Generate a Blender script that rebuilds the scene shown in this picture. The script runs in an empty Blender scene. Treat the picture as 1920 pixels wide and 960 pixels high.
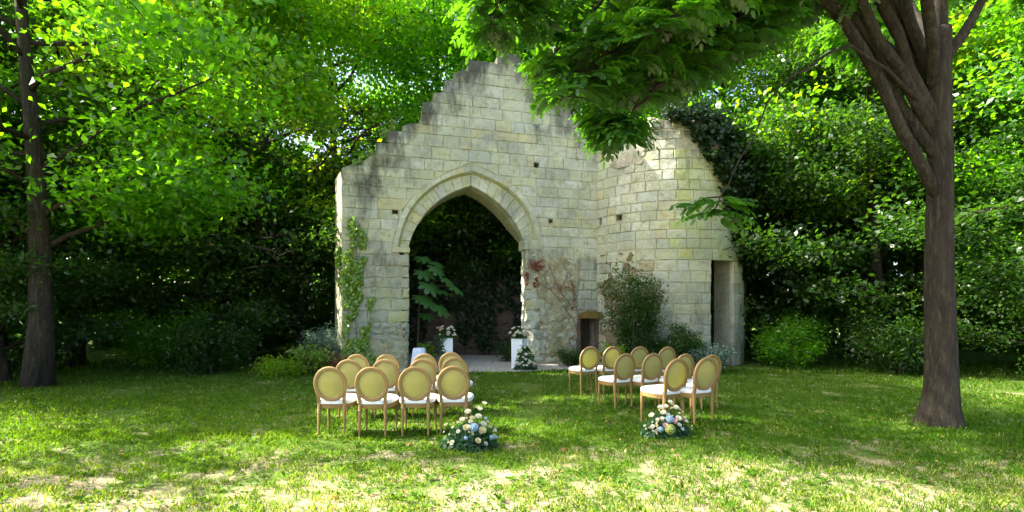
import bpy, bmesh, math, random
import numpy as np
from mathutils import Vector, Matrix, Quaternion, noise as mnoise

S = bpy.context.scene
COL = S.collection
rng = random.Random(7)
nr = np.random.RandomState(7)
rad = math.radians

# ------------------------------------------------------------------ camera, light
EYE = 1.74
cam_d = bpy.data.cameras.new('camera'); cam = bpy.data.objects.new('camera', cam_d); COL.objects.link(cam)
cam.location = (0, 0, EYE); cam.rotation_euler = (rad(90), 0, 0)
cam_d.sensor_width = 36; cam_d.lens = 930/1920*36; cam_d.shift_y = 98/1920
cam_d.clip_start = .05; cam_d.clip_end = 2000
S.camera = cam

SUN_EL, SUN_AZ = rad(39), rad(6)           # azimuth counted from the left (-X) towards the back (+Y)
SUN = Vector((-math.cos(SUN_EL)*math.cos(SUN_AZ), math.cos(SUN_EL)*math.sin(SUN_AZ), math.sin(SUN_EL)))
w = bpy.data.worlds.new('World'); S.world = w; w.use_nodes = True
wn = w.node_tree; bgn = wn.nodes['Background']
sky = wn.nodes.new('ShaderNodeTexSky'); sky.sky_type = 'NISHITA'; sky.sun_disc = False
sky.sun_elevation = SUN_EL; sky.sun_rotation = math.atan2(SUN.x, SUN.y) % (2*math.pi)
sky.air_density = .75; sky.dust_density = 5; sky.ozone_density = 1.0
wn.links.new(sky.outputs[0], bgn.inputs[0]); bgn.inputs[1].default_value = .15
sd = bpy.data.lights.new('sun', 'SUN'); sd.energy = 4.2; sd.angle = rad(.5); sd.color = (1, .95, .84)
so = bpy.data.objects.new('sun', sd); COL.objects.link(so); so.rotation_euler = SUN.to_track_quat('Z', 'Y').to_euler()
so.location = (-20, 20, 40)
S.view_settings.view_transform = 'Standard'; S.view_settings.look = 'None'
S.view_settings.exposure = 2.5; S.view_settings.gamma = 1
S.cycles.max_bounces = 10; S.cycles.diffuse_bounces = 5; S.cycles.transmission_bounces = 6
S.cycles.transparent_max_bounces = 6

# ------------------------------------------------------------------ materials
def new_mat(name):
    m = bpy.data.materials.new(name); m.use_nodes = True
    nt = m.node_tree; nt.nodes.clear()
    return m, nt, nt.nodes.new('ShaderNodeOutputMaterial')
def N(nt, t, **k):
    n = nt.nodes.new('ShaderNode'+t)
    for a, b in k.items(): setattr(n, a, b)
    return n
def mixc(nt, a, b, f, mode='MIX'):
    n = N(nt, 'Mix', data_type='RGBA', blend_type=mode)
    for sock, v in ((n.inputs[0], f), (n.inputs[6], a), (n.inputs[7], b)):
        if hasattr(v, 'is_linked') or hasattr(v, 'links'): nt.links.new(v, sock)
        elif isinstance(v, (int, float)): sock.default_value = v
        else: sock.default_value = (*v, 1)
    return n.outputs[2]
def ramp(nt, fac, stops):
    n = N(nt, 'ValToRGB'); e = n.color_ramp.elements
    while len(e) < len(stops): e.new(.5)
    for i, (p, c) in enumerate(stops):
        e[i].position = p
        e[i].color = (c, c, c, 1) if isinstance(c, (int, float)) else (*c, 1)
    nt.links.new(fac, n.inputs[0]); return n.outputs[0]
def noise(nt, vec, scale, detail=4, rough=.6):
    n = N(nt, 'TexNoise'); n.inputs['Scale'].default_value = scale
    n.inputs['Detail'].default_value = detail; n.inputs['Roughness'].default_value = rough
    if vec is not None: nt.links.new(vec, n.inputs['Vector'])
    return n.outputs[0]
def math_(nt, op, a, b=None):
    n = N(nt, 'Math', operation=op)
    for i, v in enumerate((a, b)):
        if v is None: continue
        if isinstance(v, (int, float)): n.inputs[i].default_value = v
        else: nt.links.new(v, n.inputs[i])
    return n.outputs[0]
def bump(nt, h, strength, dist):
    b = N(nt, 'Bump'); b.inputs['Strength'].default_value = strength; b.inputs['Distance'].default_value = dist
    nt.links.new(h, b.inputs['Height']); return b.outputs[0]

def mat_simple(name, col, rough=.6, var=.12, scale=12, bmp=.2, dist=.004, spec=.4):
    m, nt, out = new_mat(name)
    p = N(nt, 'BsdfPrincipled'); g = N(nt, 'TexCoord')
    f = noise(nt, g.outputs['Object'], scale)
    lo = tuple(c*(1-var*1.6) for c in col); hi = tuple(min(1, c*(1+var)) for c in col)
    nt.links.new(mixc(nt, lo, hi, f), p.inputs['Base Color'])
    p.inputs['Roughness'].default_value = rough; p.inputs['Specular IOR Level'].default_value = spec
    nt.links.new(bump(nt, noise(nt, g.outputs['Object'], scale*6), bmp, dist), p.inputs['Normal'])
    nt.links.new(p.outputs[0], out.inputs[0]); return m

def mat_leaf(name, cols, trans, tw=.5, gloss=.06, rough=.45):
    """cols: three greens spread over the single leaves; trans: light shining through"""
    m, nt, out = new_mat(name)
    g = N(nt, 'NewGeometry')
    pos = noise(nt, g.outputs['Position'], .9, 3)
    rv = math_(nt, 'ADD', math_(nt, 'MULTIPLY', g.outputs['Random Per Island'], .65), math_(nt, 'MULTIPLY', pos, .4))
    c = ramp(nt, rv, [(.1, cols[0]), (.5, cols[1]), (.95, cols[2])])
    d = N(nt, 'BsdfDiffuse'); nt.links.new(c, d.inputs[0])
    t = N(nt, 'BsdfTranslucent')
    nt.links.new(ramp(nt, rv, [(.1, tuple(x*.7 for x in trans)), (.6, trans), (.95, tuple(min(.9, x*1.25) for x in trans))]), t.inputs[0])
    mx = N(nt, 'MixShader'); mx.inputs[0].default_value = tw
    nt.links.new(d.outputs[0], mx.inputs[1]); nt.links.new(t.outputs[0], mx.inputs[2])
    gl = N(nt, 'BsdfGlossy'); gl.inputs['Roughness'].default_value = rough
    m2 = N(nt, 'MixShader'); m2.inputs[0].default_value = gloss
    nt.links.new(mx.outputs[0], m2.inputs[1]); nt.links.new(gl.outputs[0], m2.inputs[2])
    nt.links.new(m2.outputs[0], out.inputs[0]); return m

def mat_stone():
    m, nt, out = new_mat('limestone')
    p = N(nt, 'BsdfPrincipled'); oi = N(nt, 'ObjectInfo'); g = N(nt, 'NewGeometry'); P = g.outputs['Position']
    mp = N(nt, 'Mapping'); nt.links.new(P, mp.inputs[0]); mp.inputs['Scale'].default_value = (1, 1, .35)
    base = oi.outputs['Color']
    n1 = noise(nt, P, 2.6, 6, .65)
    c = mixc(nt, base, (.60, .60, .47), ramp(nt, n1, [(.42, 0.), (.66, .75)]))
    c = mixc(nt, c, (.29, .27, .10), ramp(nt, noise(nt, P, 4.3, 6, .75), [(.50, 0.), (.68, .75)]))          # yellow lichen
    c = mixc(nt, c, (.24, .26, .20), ramp(nt, noise(nt, P, 1.3, 8, .78), [(.45, 0.), (.62, .75)]))          # grey weathering
    at = N(nt, 'Attribute', attribute_name='grime')
    gr = math_(nt, 'ADD', noise(nt, mp.outputs[0], 2.2, 8, .72), math_(nt, 'MULTIPLY', math_(nt, 'MAXIMUM', at.outputs['Fac'], oi.outputs['Alpha']), .31))
    c = mixc(nt, c, (.055, .055, .04), ramp(nt, gr, [(.60, 0.), (.82, .9)]))                               # black crust and grime
    c = mixc(nt, c, (.50, .49, .42), ramp(nt, noise(nt, P, 30, 3, .6), [(.6, 0.), (.75, .35)]))
    pit = noise(nt, P, 55, 4, .7)
    c = mixc(nt, c, (.12, .11, .06), ramp(nt, pit, [(.25, .6), (.36, 0.)]))
    nt.links.new(c, p.inputs['Base Color']); p.inputs['Roughness'].default_value = .92
    p.inputs['Specular IOR Level'].default_value = .2
    h = math_(nt, 'ADD', math_(nt, 'MULTIPLY', noise(nt, P, 9, 5, .65), 1.), math_(nt, 'MULTIPLY', pit, .35))
    nt.links.new(bump(nt, h, .85, .05), p.inputs['Normal'])
    nt.links.new(p.outputs[0], out.inputs[0]); return m

def mat_rough(name, a, b, c3, scale=3, bs=.9, bd=.05, zs=None):
    m, nt, out = new_mat(name)
    p = N(nt, 'BsdfPrincipled'); P = N(nt, 'NewGeometry').outputs['Position']
    if zs:
        mp = N(nt, 'Mapping'); nt.links.new(P, mp.inputs[0]); mp.inputs['Scale'].default_value = (1, 1, zs); P = mp.outputs[0]
    c = mixc(nt, a, b, ramp(nt, noise(nt, P, scale, 6, .7), [(.4, 0.), (.62, 1.)]))
    c = mixc(nt, c, c3, ramp(nt, noise(nt, P, scale*2.7, 6, .75), [(.5, 0.), (.68, .9)]))
    nt.links.new(c, p.inputs['Base Color']); p.inputs['Roughness'].default_value = .95
    p.inputs['Specular IOR Level'].default_value = .15
    nt.links.new(bump(nt, noise(nt, P, scale*7, 7, .7), bs, bd), p.inputs['Normal'])
    nt.links.new(p.outputs[0], out.inputs[0]); return m

M = {}
M['stone'] = mat_stone()
M['mortar'] = mat_rough('lime_mortar', (.44, .43, .31), (.34, .33, .22), (.20, .20, .11))
M['plaster'] = mat_rough('old_plaster', (.36, .33, .19), (.22, .20, .10), (.47, .45, .35), 2.6)
M['pale_scar'] = mat_rough('eroded_limestone', (.48, .46, .35), (.34, .31, .21), (.58, .56, .46), 3.2, 1., .08)
M['scar'] = mat_rough('eroded_rubble', (.25, .20, .11), (.15, .12, .07), (.42, .40, .31), 3.2, 1., .08)
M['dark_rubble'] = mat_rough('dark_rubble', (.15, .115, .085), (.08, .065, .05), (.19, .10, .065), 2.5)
M['bark'] = mat_rough('bark', (.075, .06, .045), (.045, .036, .028), (.13, .13, .08), 7, 1., .14, .18)
M['gravel'] = mat_rough('pale_gravel', (.46, .42, .34), (.36, .32, .25), (.56, .53, .46), 9, .8, .02)
def mat_ground():
    m, nt, out = new_mat('lawn_soil')
    p = N(nt, 'BsdfPrincipled'); P = N(nt, 'NewGeometry').outputs['Position']
    c = mixc(nt, (.05, .10, .012), (.09, .14, .018), noise(nt, P, 2.1, 5, .7))
    sp = N(nt, 'SeparateXYZ'); nt.links.new(P, sp.inputs[0])
    nearf = N(nt, 'MapRange'); nt.links.new(sp.outputs[1], nearf.inputs[0])
    for i, v in ((1, 7.6), (2, 4.4), (3, 0.), (4, .16)): nearf.inputs[i].default_value = v
    c = mixc(nt, c, (.34, .27, .17), ramp(nt, math_(nt, 'ADD', noise(nt, P, 1.5, 6, .72), nearf.outputs[0]), [(.56, 0.), (.70, .9)]))      # bare soil where the turf is worn
    c = mixc(nt, c, (.48, .42, .26), ramp(nt, math_(nt, 'ADD', noise(nt, P, 21, 4, .7), nearf.outputs[0]), [(.66, 0.), (.84, .6)]))
    nt.links.new(c, p.inputs['Base Color']); p.inputs['Roughness'].default_value = .95; p.inputs['Specular IOR Level'].default_value = .1
    nt.links.new(bump(nt, noise(nt, P, 30, 6, .75), .8, .03), p.inputs['Normal'])
    nt.links.new(p.outputs[0], out.inputs[0]); return m
M['ground'] = mat_ground()
M['grass'] = mat_leaf('grass_blade', [(.016, .060, .003), (.035, .095, .004), (.08, .14, .008)], (.20, .38, .006), .42, .01)
M['dry_grass'] = mat_leaf('dry_grass_blade', [(.08, .17, .012), (.20, .27, .04), (.42, .40, .14)], (.40, .50, .04), .40, .01)
M['weed'] = mat_leaf('clover_leaf', [(.018, .065, .004), (.035, .11, .006), (.09, .16, .02)], (.20, .38, .01), .35, .01)
M['leaf_a'] = mat_leaf('beech_leaf', [(.014, .07, .005), (.035, .12, .007), (.11, .21, .010)], (.27, .68, .006), .58, .035)
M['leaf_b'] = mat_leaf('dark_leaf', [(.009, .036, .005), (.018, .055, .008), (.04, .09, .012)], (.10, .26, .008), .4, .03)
M['leaf_y'] = mat_leaf('yellow_leaf', [(.03, .11, .005), (.07, .17, .007), (.20, .28, .012)], (.52, .80, .006), .55, .03)
M['leaf_walnut'] = mat_leaf('pinnate_leaf', [(.010, .045, .005), (.018, .065, .006), (.04, .11, .01)], (.15, .43, .007), .40, .05, .4)
M['ivy'] = mat_leaf('ivy_leaf', [(.08, .18, .010), (.14, .27, .012), (.28, .36, .02)], (.24, .42, .02), .35, .06)
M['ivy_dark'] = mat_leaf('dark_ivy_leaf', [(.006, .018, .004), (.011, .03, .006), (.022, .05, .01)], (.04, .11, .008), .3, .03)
M['red_leaf'] = mat_leaf('red_creeper_leaf', [(.10, .03, .02), (.20, .05, .03), (.20, .14, .05)], (.5, .08, .03), .35, .05)
M['grey_leaf'] = mat_leaf('grey_green_leaf', [(.08, .14, .10), (.12, .19, .14), (.19, .26, .18)], (.14, .26, .14), .3, .04)
M['brown_leaf'] = mat_leaf('brown_leaf', [(.16, .06, .02), (.26, .11, .04), (.40, .26, .12)], (.35, .14, .04), .25, .04)
M['big_leaf'] = mat_leaf('big_palmate_leaf', [(.03, .11, .02), (.05, .15, .03), (.08, .20, .04)], (.14, .34, .03), .4, .09, .35)
M['eucalyptus'] = mat_leaf('eucalyptus_leaf', [(.010, .045, .014), (.018, .07, .022), (.04, .11, .03)], (.06, .17, .03), .3, .02)
M['petal_white'] = mat_leaf('cream_petal', [(.70, .66, .50), (.78, .75, .62), (.82, .80, .72)], (.75, .72, .5), .3, .02)
M['petal_cream'] = mat_leaf('yellow_cream_petal', [(.68, .62, .32), (.74, .70, .42), (.78, .76, .52)], (.75, .70, .35), .3, .02)
M['petal_pink'] = mat_leaf('pink_petal', [(.66, .38, .38), (.72, .48, .46), (.76, .58, .52)], (.7, .4, .38), .3, .02)
M['petal_blue'] = mat_leaf('blue_petal', [(.26, .42, .62), (.36, .54, .70), (.56, .68, .78)], (.2, .4, .7), .3, .02)
M['petal_lime'] = mat_leaf('green_petal', [(.30, .36, .08), (.38, .44, .12), (.48, .50, .2)], (.4, .5, .12), .3, .02)
M['oak'] = mat_simple('waxed_oak', (.27, .17, .055), .5, .2, 9, .25, .003)
M['white_paint'] = mat_simple('white_gloss_paint', (.74, .77, .80), .18, .03, 5, .02, .001, .6)
M['cloth'] = mat_simple('pale_blue_cloth', (.68, .74, .84), .85, .05, 14, .3, .004, .2)
M['lintel'] = mat_rough('old_timber', (.20, .13, .035), (.13, .085, .025), (.24, .18, .06), 5)
M['dark'] = mat_simple('dark_earth', (.045, .037, .028), .95, .3, 4)
M['stem'] = mat_simple('creeper_stem', (.10, .075, .045), .9, .3, 20)
def mat_fabric(name, col, trans, tw):
    m, nt, out = new_mat(name)
    P = N(nt, 'TexCoord').outputs['Object']
    wv = noise(nt, P, 420, 2); f = noise(nt, P, 6, 3)
    c = mixc(nt, tuple(x*.86 for x in col), col, ramp(nt, f, [(.35, 0.), (.65, 1.)]))
    d = N(nt, 'BsdfPrincipled'); nt.links.new(c, d.inputs['Base Color']); d.inputs['Roughness'].default_value = .85
    d.inputs['Specular IOR Level'].default_value = .15
    nt.links.new(bump(nt, math_(nt, 'ADD', wv, math_(nt, 'MULTIPLY', noise(nt, P, 18, 2), 2)), .35, .004), d.inputs['Normal'])
    if tw:
        t = N(nt, 'BsdfTranslucent'); t.inputs[0].default_value = (*trans, 1)
        mx = N(nt, 'MixShader'); mx.inputs[0].default_value = tw
        nt.links.new(d.outputs[0], mx.inputs[1]); nt.links.new(t.outputs[0], mx.inputs[2])
        nt.links.new(mx.outputs[0], out.inputs[0])
    else: nt.links.new(d.outputs[0], out.inputs[0])
    return m
M['linen'] = mat_fabric('cream_linen', (.46, .42, .17), (.55, .53, .10), .42)
M['seat_cloth'] = mat_fabric('white_seat_cloth', (.80, .79, .76), None, 0)

# ------------------------------------------------------------------ object helpers
def tag(o, label=None, cat=None, group=None, kind=None):
    for k, v in (('label', label), ('category', cat), ('group', group), ('kind', kind)):
        if v: o[k] = v
    return o
def empty(name, loc, rz=0):
    o = bpy.data.objects.new(name, None); COL.objects.link(o); o.location = loc; o.rotation_euler = (0, 0, rz)
    o.empty_display_size = .2
    return o
def link(name, me, mat=None, parent=None, world=False):
    o = bpy.data.objects.new(name, me); COL.objects.link(o)
    if mat is not None and not me.materials: me.materials.append(mat)
    if parent is not None:
        o.parent = parent
        if world:                                       # the mesh is in world coordinates: undo the parents' places
            q, L = parent, Vector((0, 0, 0))
            while q is not None: L += q.location; q = q.parent
            o.location = -L
    return o
def np_mesh(name, V, F, smooth=False):
    """V (n,3); F (m,k) one polygon size"""
    me = bpy.data.meshes.new(name); V = np.asarray(V, np.float32); F = np.asarray(F, np.int32)
    me.vertices.add(len(V)); me.vertices.foreach_set('co', V.ravel())
    k = F.shape[1]; me.loops.add(F.size); me.loops.foreach_set('vertex_index', F.ravel())
    me.polygons.add(len(F)); me.polygons.foreach_set('loop_start', np.arange(0, F.size, k, dtype=np.int32))
    me.polygons.foreach_set('loop_total', np.full(len(F), k, np.int32))
    if smooth: me.polygons.foreach_set('use_smooth', np.ones(len(F), bool))
    me.update(calc_edges=True); return me
class MB:
    def __init__(s): s.v = []; s.f = []
    def add(s, vs, fs):
        b = len(s.v); s.v += [tuple(v) for v in vs]; s.f += [tuple(i+b for i in f) for f in fs]
    def box(s, c, d, rz=0):
        R = Matrix.Rotation(rz, 3, 'Z'); c = Vector(c)
        vs = [c+R @ Vector((x*d[0]/2, y*d[1]/2, z*d[2]/2)) for x in (-1, 1) for y in (-1, 1) for z in (-1, 1)]
        s.add(vs, [(0, 1, 3, 2), (4, 6, 7, 5), (0, 4, 5, 1), (2, 3, 7, 6), (0, 2, 6, 4), (1, 5, 7, 3)])
    def tube(s, pts, rs, n=6, cap=True):
        pts = [Vector(p) for p in pts]; rings = []; side = None; vs = []
        for i, p in enumerate(pts):
            t = (pts[min(i+1, len(pts)-1)]-pts[max(i-1, 0)]).normalized()
            if side is None:
                side = t.cross(Vector((0, 0, 1)) if abs(t.z) < .9 else Vector((0, 1, 0))).normalized()
            side = (side-t*side.dot(t)).normalized(); up = t.cross(side)
            r = rs[i] if hasattr(rs, '__len__') else rs
            for k in range(n):
                a = 2*math.pi*k/n; vs.append(p+side*math.cos(a)*r+up*math.sin(a)*r)
        fs = []
        for i in range(len(pts)-1):
            for k in range(n):
                a = i*n+k; b = i*n+(k+1) % n; fs.append((a, b, b+n, a+n))
        if cap: fs += [tuple(range(n-1, -1, -1)), tuple(range(len(pts)*n-n, len(pts)*n))]
        s.add(vs, fs)
    def loft(s, rings, closed_ends=True):
        n = len(rings[0]); vs = [p for r in rings for p in r]; fs = []
        for i in range(len(rings)-1):
            for k in range(n):
                a = i*n+k; b = i*n+(k+1) % n; fs.append((a, b, b+n, a+n))
        if closed_ends: fs += [tuple(range(n-1, -1, -1)), tuple(range((len(rings)-1)*n, len(rings)*n))]
        s.add(vs, fs)
    def mesh(s, name, smooth=False):
        me = bpy.data.meshes.new(name); me.from_pydata(s.v, [], s.f)
        if smooth: me.polygons.foreach_set('use_smooth', [True]*len(me.polygons))
        me.update(); return me
    def build(s, name, mat, parent=None, smooth=False, world=False):
        return link(name, s.mesh(name, smooth), mat, parent, world)
def copy_tree(o, parent=None):
    kids = list(o.children)
    c = o.copy(); COL.objects.link(c); c.parent = parent
    for ch in kids: copy_tree(ch, c)
    return c

def leaf_cloud(P, size, g, up=.6, asp=.55, nrm=None, nj=.8, shape='rhomb'):
    """one folded leaf per point of P; normals lean up (or along nrm), directions at random"""
    n = len(P); P = np.asarray(P, float)
    base = np.tile((0, 0, 1.), (n, 1))*up if nrm is None else np.asarray(nrm, float)
    Nn = base+g.normal(size=(n, 3))*nj*.6; Nn /= np.linalg.norm(Nn, axis=1)[:, None]
    D = g.normal(size=(n, 3)); D[:, 2] -= .35; D -= Nn*(D*Nn).sum(1)[:, None]; D /= np.linalg.norm(D, axis=1)[:, None]
    B = np.cross(Nn, D); s = (size*(.65+.7*g.rand(n)))[:, None]; dz = Nn*s*.12
    v0 = P-D*s*.5; v1 = P+B*s*asp*.5+dz; v2 = P+D*s*.5-dz*.6; v3 = P-B*s*asp*.5+dz
    if shape == 'rhomb':
        V = np.stack([v0, v1, v2, v3], 1).reshape(-1, 3); return V, np.arange(4*n).reshape(n, 4)
    a1 = P-D*s*.22+B*s*asp*.42+dz*.7; a2 = P+D*s*.18+B*s*asp*.42+dz*.7
    b1 = P-D*s*.22-B*s*asp*.42+dz*.7; b2 = P+D*s*.18-B*s*asp*.42+dz*.7
    V = np.stack([v0, a1, a2, v2, b2, b1], 1).reshape(-1, 3); return V, np.arange(6*n).reshape(n, 6)

# ------------------------------------------------------------------ ground
def gz(x, y):
    z = .115*math.exp(-((x-2.7)**2/1.9+(y-6.5)**2/2.0))
    z -= .03*math.exp(-((x+2.0)**2/2+(y-8.7)**2/1.2))
    z += .035*(mnoise.noise(Vector((x*.45, y*.45, 3.1))))*min(1, max(0, (13-y)/3))*min(1, max(0, (y-2)/3))
    return z
xs = np.concatenate([[-250, -120, -60, -30, -20], np.linspace(-14, 14, 141), [20, 30, 60, 120, 250]])
ys = np.concatenate([[-250, -120, -50, -20, -8, -3, 0], np.linspace(1.5, 20, 94), [24, 30, 45, 70, 120, 250]])
V = [(x, y, gz(x, y)) for y in ys for x in xs]; nx = len(xs)
F = [(j*nx+i, j*nx+i+1, (j+1)*nx+i+1, (j+1)*nx+i) for j in range(len(ys)-1) for i in range(nx-1)]
tag(link('lawn', np_mesh('lawn', V, F, True), M['ground']), kind='structure')

# wall frame: u along the wall, v up, n out of its front face
P0 = Vector((-4.75, 13.81, 0)); DU = Vector((.9634, .268, 0)); DN = Vector((.268, -.9634, 0))
def wm(u, v, n=0): return P0+DU*u+DN*n+Vector((0, 0, v))
TC = Vector((5.08, 17.0, 0)); TR = 2.6
def tm(s, v, n=0):
    a = s/TR; return TC+Vector((math.sin(a), -math.cos(a), 0))*(TR+n)+Vector((0, 0, v))

# pale gravel floor in the archway and along the wall foot
def gravel():
    out = [(-4.6, 13.0), (-3.2, 13.15), (-1.9, 13.3), (-.6, 13.38), (.4, 13.6), (1.6, 14.05), (2.6, 14.5), (3.0, 15.2), (3.0, 18.6), (-6, 18.6), (-5.2, 15), ]
    pts = []
    for i, a in enumerate(out):
        b = out[(i+1) % len(out)]
        for k in range(10):
            t = k/10; x = a[0]*(1-t)+b[0]*t; y = a[1]*(1-t)+b[1]*t
            q = .12*mnoise.noise(Vector((x*2.5, y*2.5, 0))); pts.append((x+q, y+q, gz(x, y)+.02))
    bm = bmesh.new(); f = bm.faces.new([bm.verts.new(p) for p in pts]); bmesh.ops.triangulate(bm, faces=[f])
    me = bpy.data.meshes.new('gravel_floor'); bm.to_mesh(me); bm.free()
    tag(link('gravel_floor', me, M['gravel']), kind='structure')
    g = np.random.RandomState(3); mb_v = []; mb_f = []
    oct_v = np.array([(1, 0, 0), (-1, 0, 0), (0, 1, 0), (0, -1, 0), (0, 0, 1), (0, 0, -1)], float)
    oct_f = np.array([(0, 2, 4), (2, 1, 4), (1, 3, 4), (3, 0, 4), (2, 0, 5), (1, 2, 5), (3, 1, 5), (0, 3, 5)])
    n = 5200; X = g.uniform(-3.2, 2.9, n); Y = g.uniform(13.1, 18, n)
    ok = (Y > 13.3+np.maximum(0, X-.2)*.4); X = X[ok]; Y = Y[ok]; n = len(X)
    R = g.uniform(.008, .026, n)
    VV = (oct_v[None]*(R[:, None, None]*g.uniform(.6, 1.2, (n, 6, 1)))*np.array([1, 1, .7])+np.stack([X, Y, np.full(n, .024)], 1)[:, None]).reshape(-1, 3)
    FF = (oct_f[None]+6*np.arange(n)[:, None, None]).reshape(-1, 3)
    tag(link('gravel', np_mesh('gravel', VV, FF), M['gravel']), kind='stuff')
gravel()

# ------------------------------------------------------------------ the ruined gable wall
LEFT = [(0, 0), (0, 5.72), (.54, 5.79), (.71, 6.0), (1.08, 6.33), (1.37, 6.74), (1.56, 6.83), (1.97, 7.14), (2.08, 7.5), (2.35, 7.69), (2.43, 7.85), (2.74, 7.96), (2.85, 8.21), (3.13, 8.51), (3.45, 8.84), (3.69, 9.06), (4.35, 9.31), (4.72, 9.42)]
RIGHT = [(8.1, 0), (8.1, 7.45), (7.62, 7.70), (7.03, 7.87), (6.4, 8.05), (6.23, 8.33), (5.61, 8.43), (5.53, 8.78), (5.41, 9.09), (5.18, 9.36), (4.76, 9.42)]
INL = [(1.86, 3.45), (1.89, 3.62), (2.0, 3.98), (2.29, 4.5), (2.55, 4.78), (2.88, 5.05), (3.24, 5.26), (3.68, 5.42)]
MIL = [(1.60, 3.40), (1.64, 3.7), (1.78, 4.21), (2.08, 4.78), (2.55, 5.25), (3.04, 5.55), (3.68, 5.74)]
OUL = [(1.36, 3.36), (1.42, 3.8), (1.62, 4.5), (1.96, 4.97), (2.38, 5.36), (3.01, 5.79), (3.69, 5.98)]
INR = [(5.35, 3.62), (5.32, 3.8), (5.18, 4.16), (4.95, 4.56), (4.56, 4.93), (4.15, 5.23), (3.68, 5.42)]
MIR = [(5.66, 3.78), (5.53, 4.34), (5.27, 4.88), (4.75, 5.34), (4.21, 5.60), (3.68, 5.74)]
OUR = [(5.90, 3.86), (5.80, 4.42), (5.50, 5.02), (5.05, 5.46), (4.38, 5.80), (3.69, 5.98)]
def interp_u(prof, v):
    p = sorted(prof, key=lambda q: q[1]); return float(np.interp(v, [q[1] for q in p], [q[0] for q in p]))
def resample(p, n):
    p = [Vector(q) for q in p]
    for _ in range(2):                               # smooth by corner cutting
        q = [p[0]]
        for a, b in zip(p, p[1:]): q += [a*.75+b*.25, a*.25+b*.75]
        p = q+[p[-1]]
    L = [0]
    for a, b in zip(p, p[1:]): L.append(L[-1]+(b-a).length)
    t = np.linspace(0, L[-1], n)
    return list(zip(np.interp(t, L, [q.x for q in p]), np.interp(t, L, [q.y for q in p])))

THK = 1.3
def clip(poly, a, b):
    """keep the side left of a->b"""
    out = []; d = (b[0]-a[0], b[1]-a[1])
    s = lambda p: d[0]*(p[1]-a[1])-d[1]*(p[0]-a[0])
    for i, p in enumerate(poly):
        q = poly[(i+1) % len(poly)]; sp, sq = s(p), s(q)
        if sp >= 0: out.append(p)
        if sp*sq < 0:
            t = sp/(sp-sq); out.append((p[0]+(q[0]-p[0])*t, p[1]+(q[1]-p[1])*t))
    return out
def stone_mesh(poly, mapf, depth, proud, gap, ch, r, rough=.006, bulge=0., gfn=None):
    c = (sum(p[0] for p in poly)/len(poly), sum(p[1] for p in poly)/len(poly))
    pts = []
    n = len(poly)
    for i in range(n):
        a, b = poly[i], poly[(i+1) % n]
        pts.append(a)
        if math.dist(a, b) > .16: pts.append(((a[0]+b[0])/2, (a[1]+b[1])/2))
    def inset(p, d):
        L = math.dist(p, c); k = max(.3, 1-d*1.25/max(L, .01)); return (c[0]+(p[0]-c[0])*k, c[1]+(p[1]-c[1])*k)
    o = [inset((p[0]+r.uniform(-1, 1)*rough, p[1]+r.uniform(-1, 1)*rough), gap/2*r.uniform(.7, 1.7)) for p in pts]
    inn = [inset(p, ch*r.uniform(.7, 1.8)) for p in o]
    m = len(o); tl = (r.uniform(-1, 1)*.006, r.uniform(-1, 1)*.006)
    v = [mapf(p[0], p[1], -depth) for p in o]+[mapf(p[0], p[1], proud-ch*r.uniform(.6, 1.5)) for p in o]
    v += [mapf(p[0], p[1], proud+tl[0]*(1 if p[0] > c[0] else -1)+r.uniform(-1, 1)*rough*.5) for p in inn]
    v.append(mapf(c[0], c[1], proud+bulge+r.uniform(-1, 1)*rough*.7))
    f = []
    for i in range(m):
        j = (i+1) % m
        f += [(i, j, m+j, m+i), (m+i, m+j, 2*m+j, 2*m+i), (2*m+i, 2*m+j, 3*m)]
    me = bpy.data.meshes.new('stone'); me.from_pydata([tuple(q) for q in v], [], f); me.update()
    if gfn:
        g = [gfn(*p) for p in o]; g = g+g+[gfn(*p) for p in inn]+[gfn(*c)]
        me.attributes.new('grime', 'FLOAT', 'POINT').data.foreach_set('value', g)
    return me

TONES = [(.49, .50, .33), (.50, .51, .36), (.47, .48, .29), (.49, .50, .33), (.55, .56, .43), (.44, .46, .32), (.50, .47, .25), (.47, .49, .35)]
BLUE = [(.48, .50, .42), (.55, .56, .47), (.43, .46, .39)]
def tone(r, blue=0., dark=1.):
    c = r.choice(BLUE) if r.random() < blue else r.choice(TONES)
    k = r.uniform(.93, 1.05)*dark; return tuple(x*k for x in c)

HOLES = [(1.46, 4.52, .16), (5.72, 6.16, .17), (6.19, 4.45, .12)]
def boolean_cut(o, cutters):
    for c in cutters:
        m = o.modifiers.new('cut', 'BOOLEAN'); m.operation = 'DIFFERENCE'; m.object = c; m.solver = 'EXACT'
    bpy.context.view_layer.update()
    dg = bpy.context.evaluated_depsgraph_get()
    me = bpy.data.meshes.new_from_object(o.evaluated_get(dg)); o.modifiers.clear()
    old = o.data; o.data = me; bpy.data.meshes.remove(old)
    for c in cutters: bpy.data.objects.remove(c)

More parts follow.
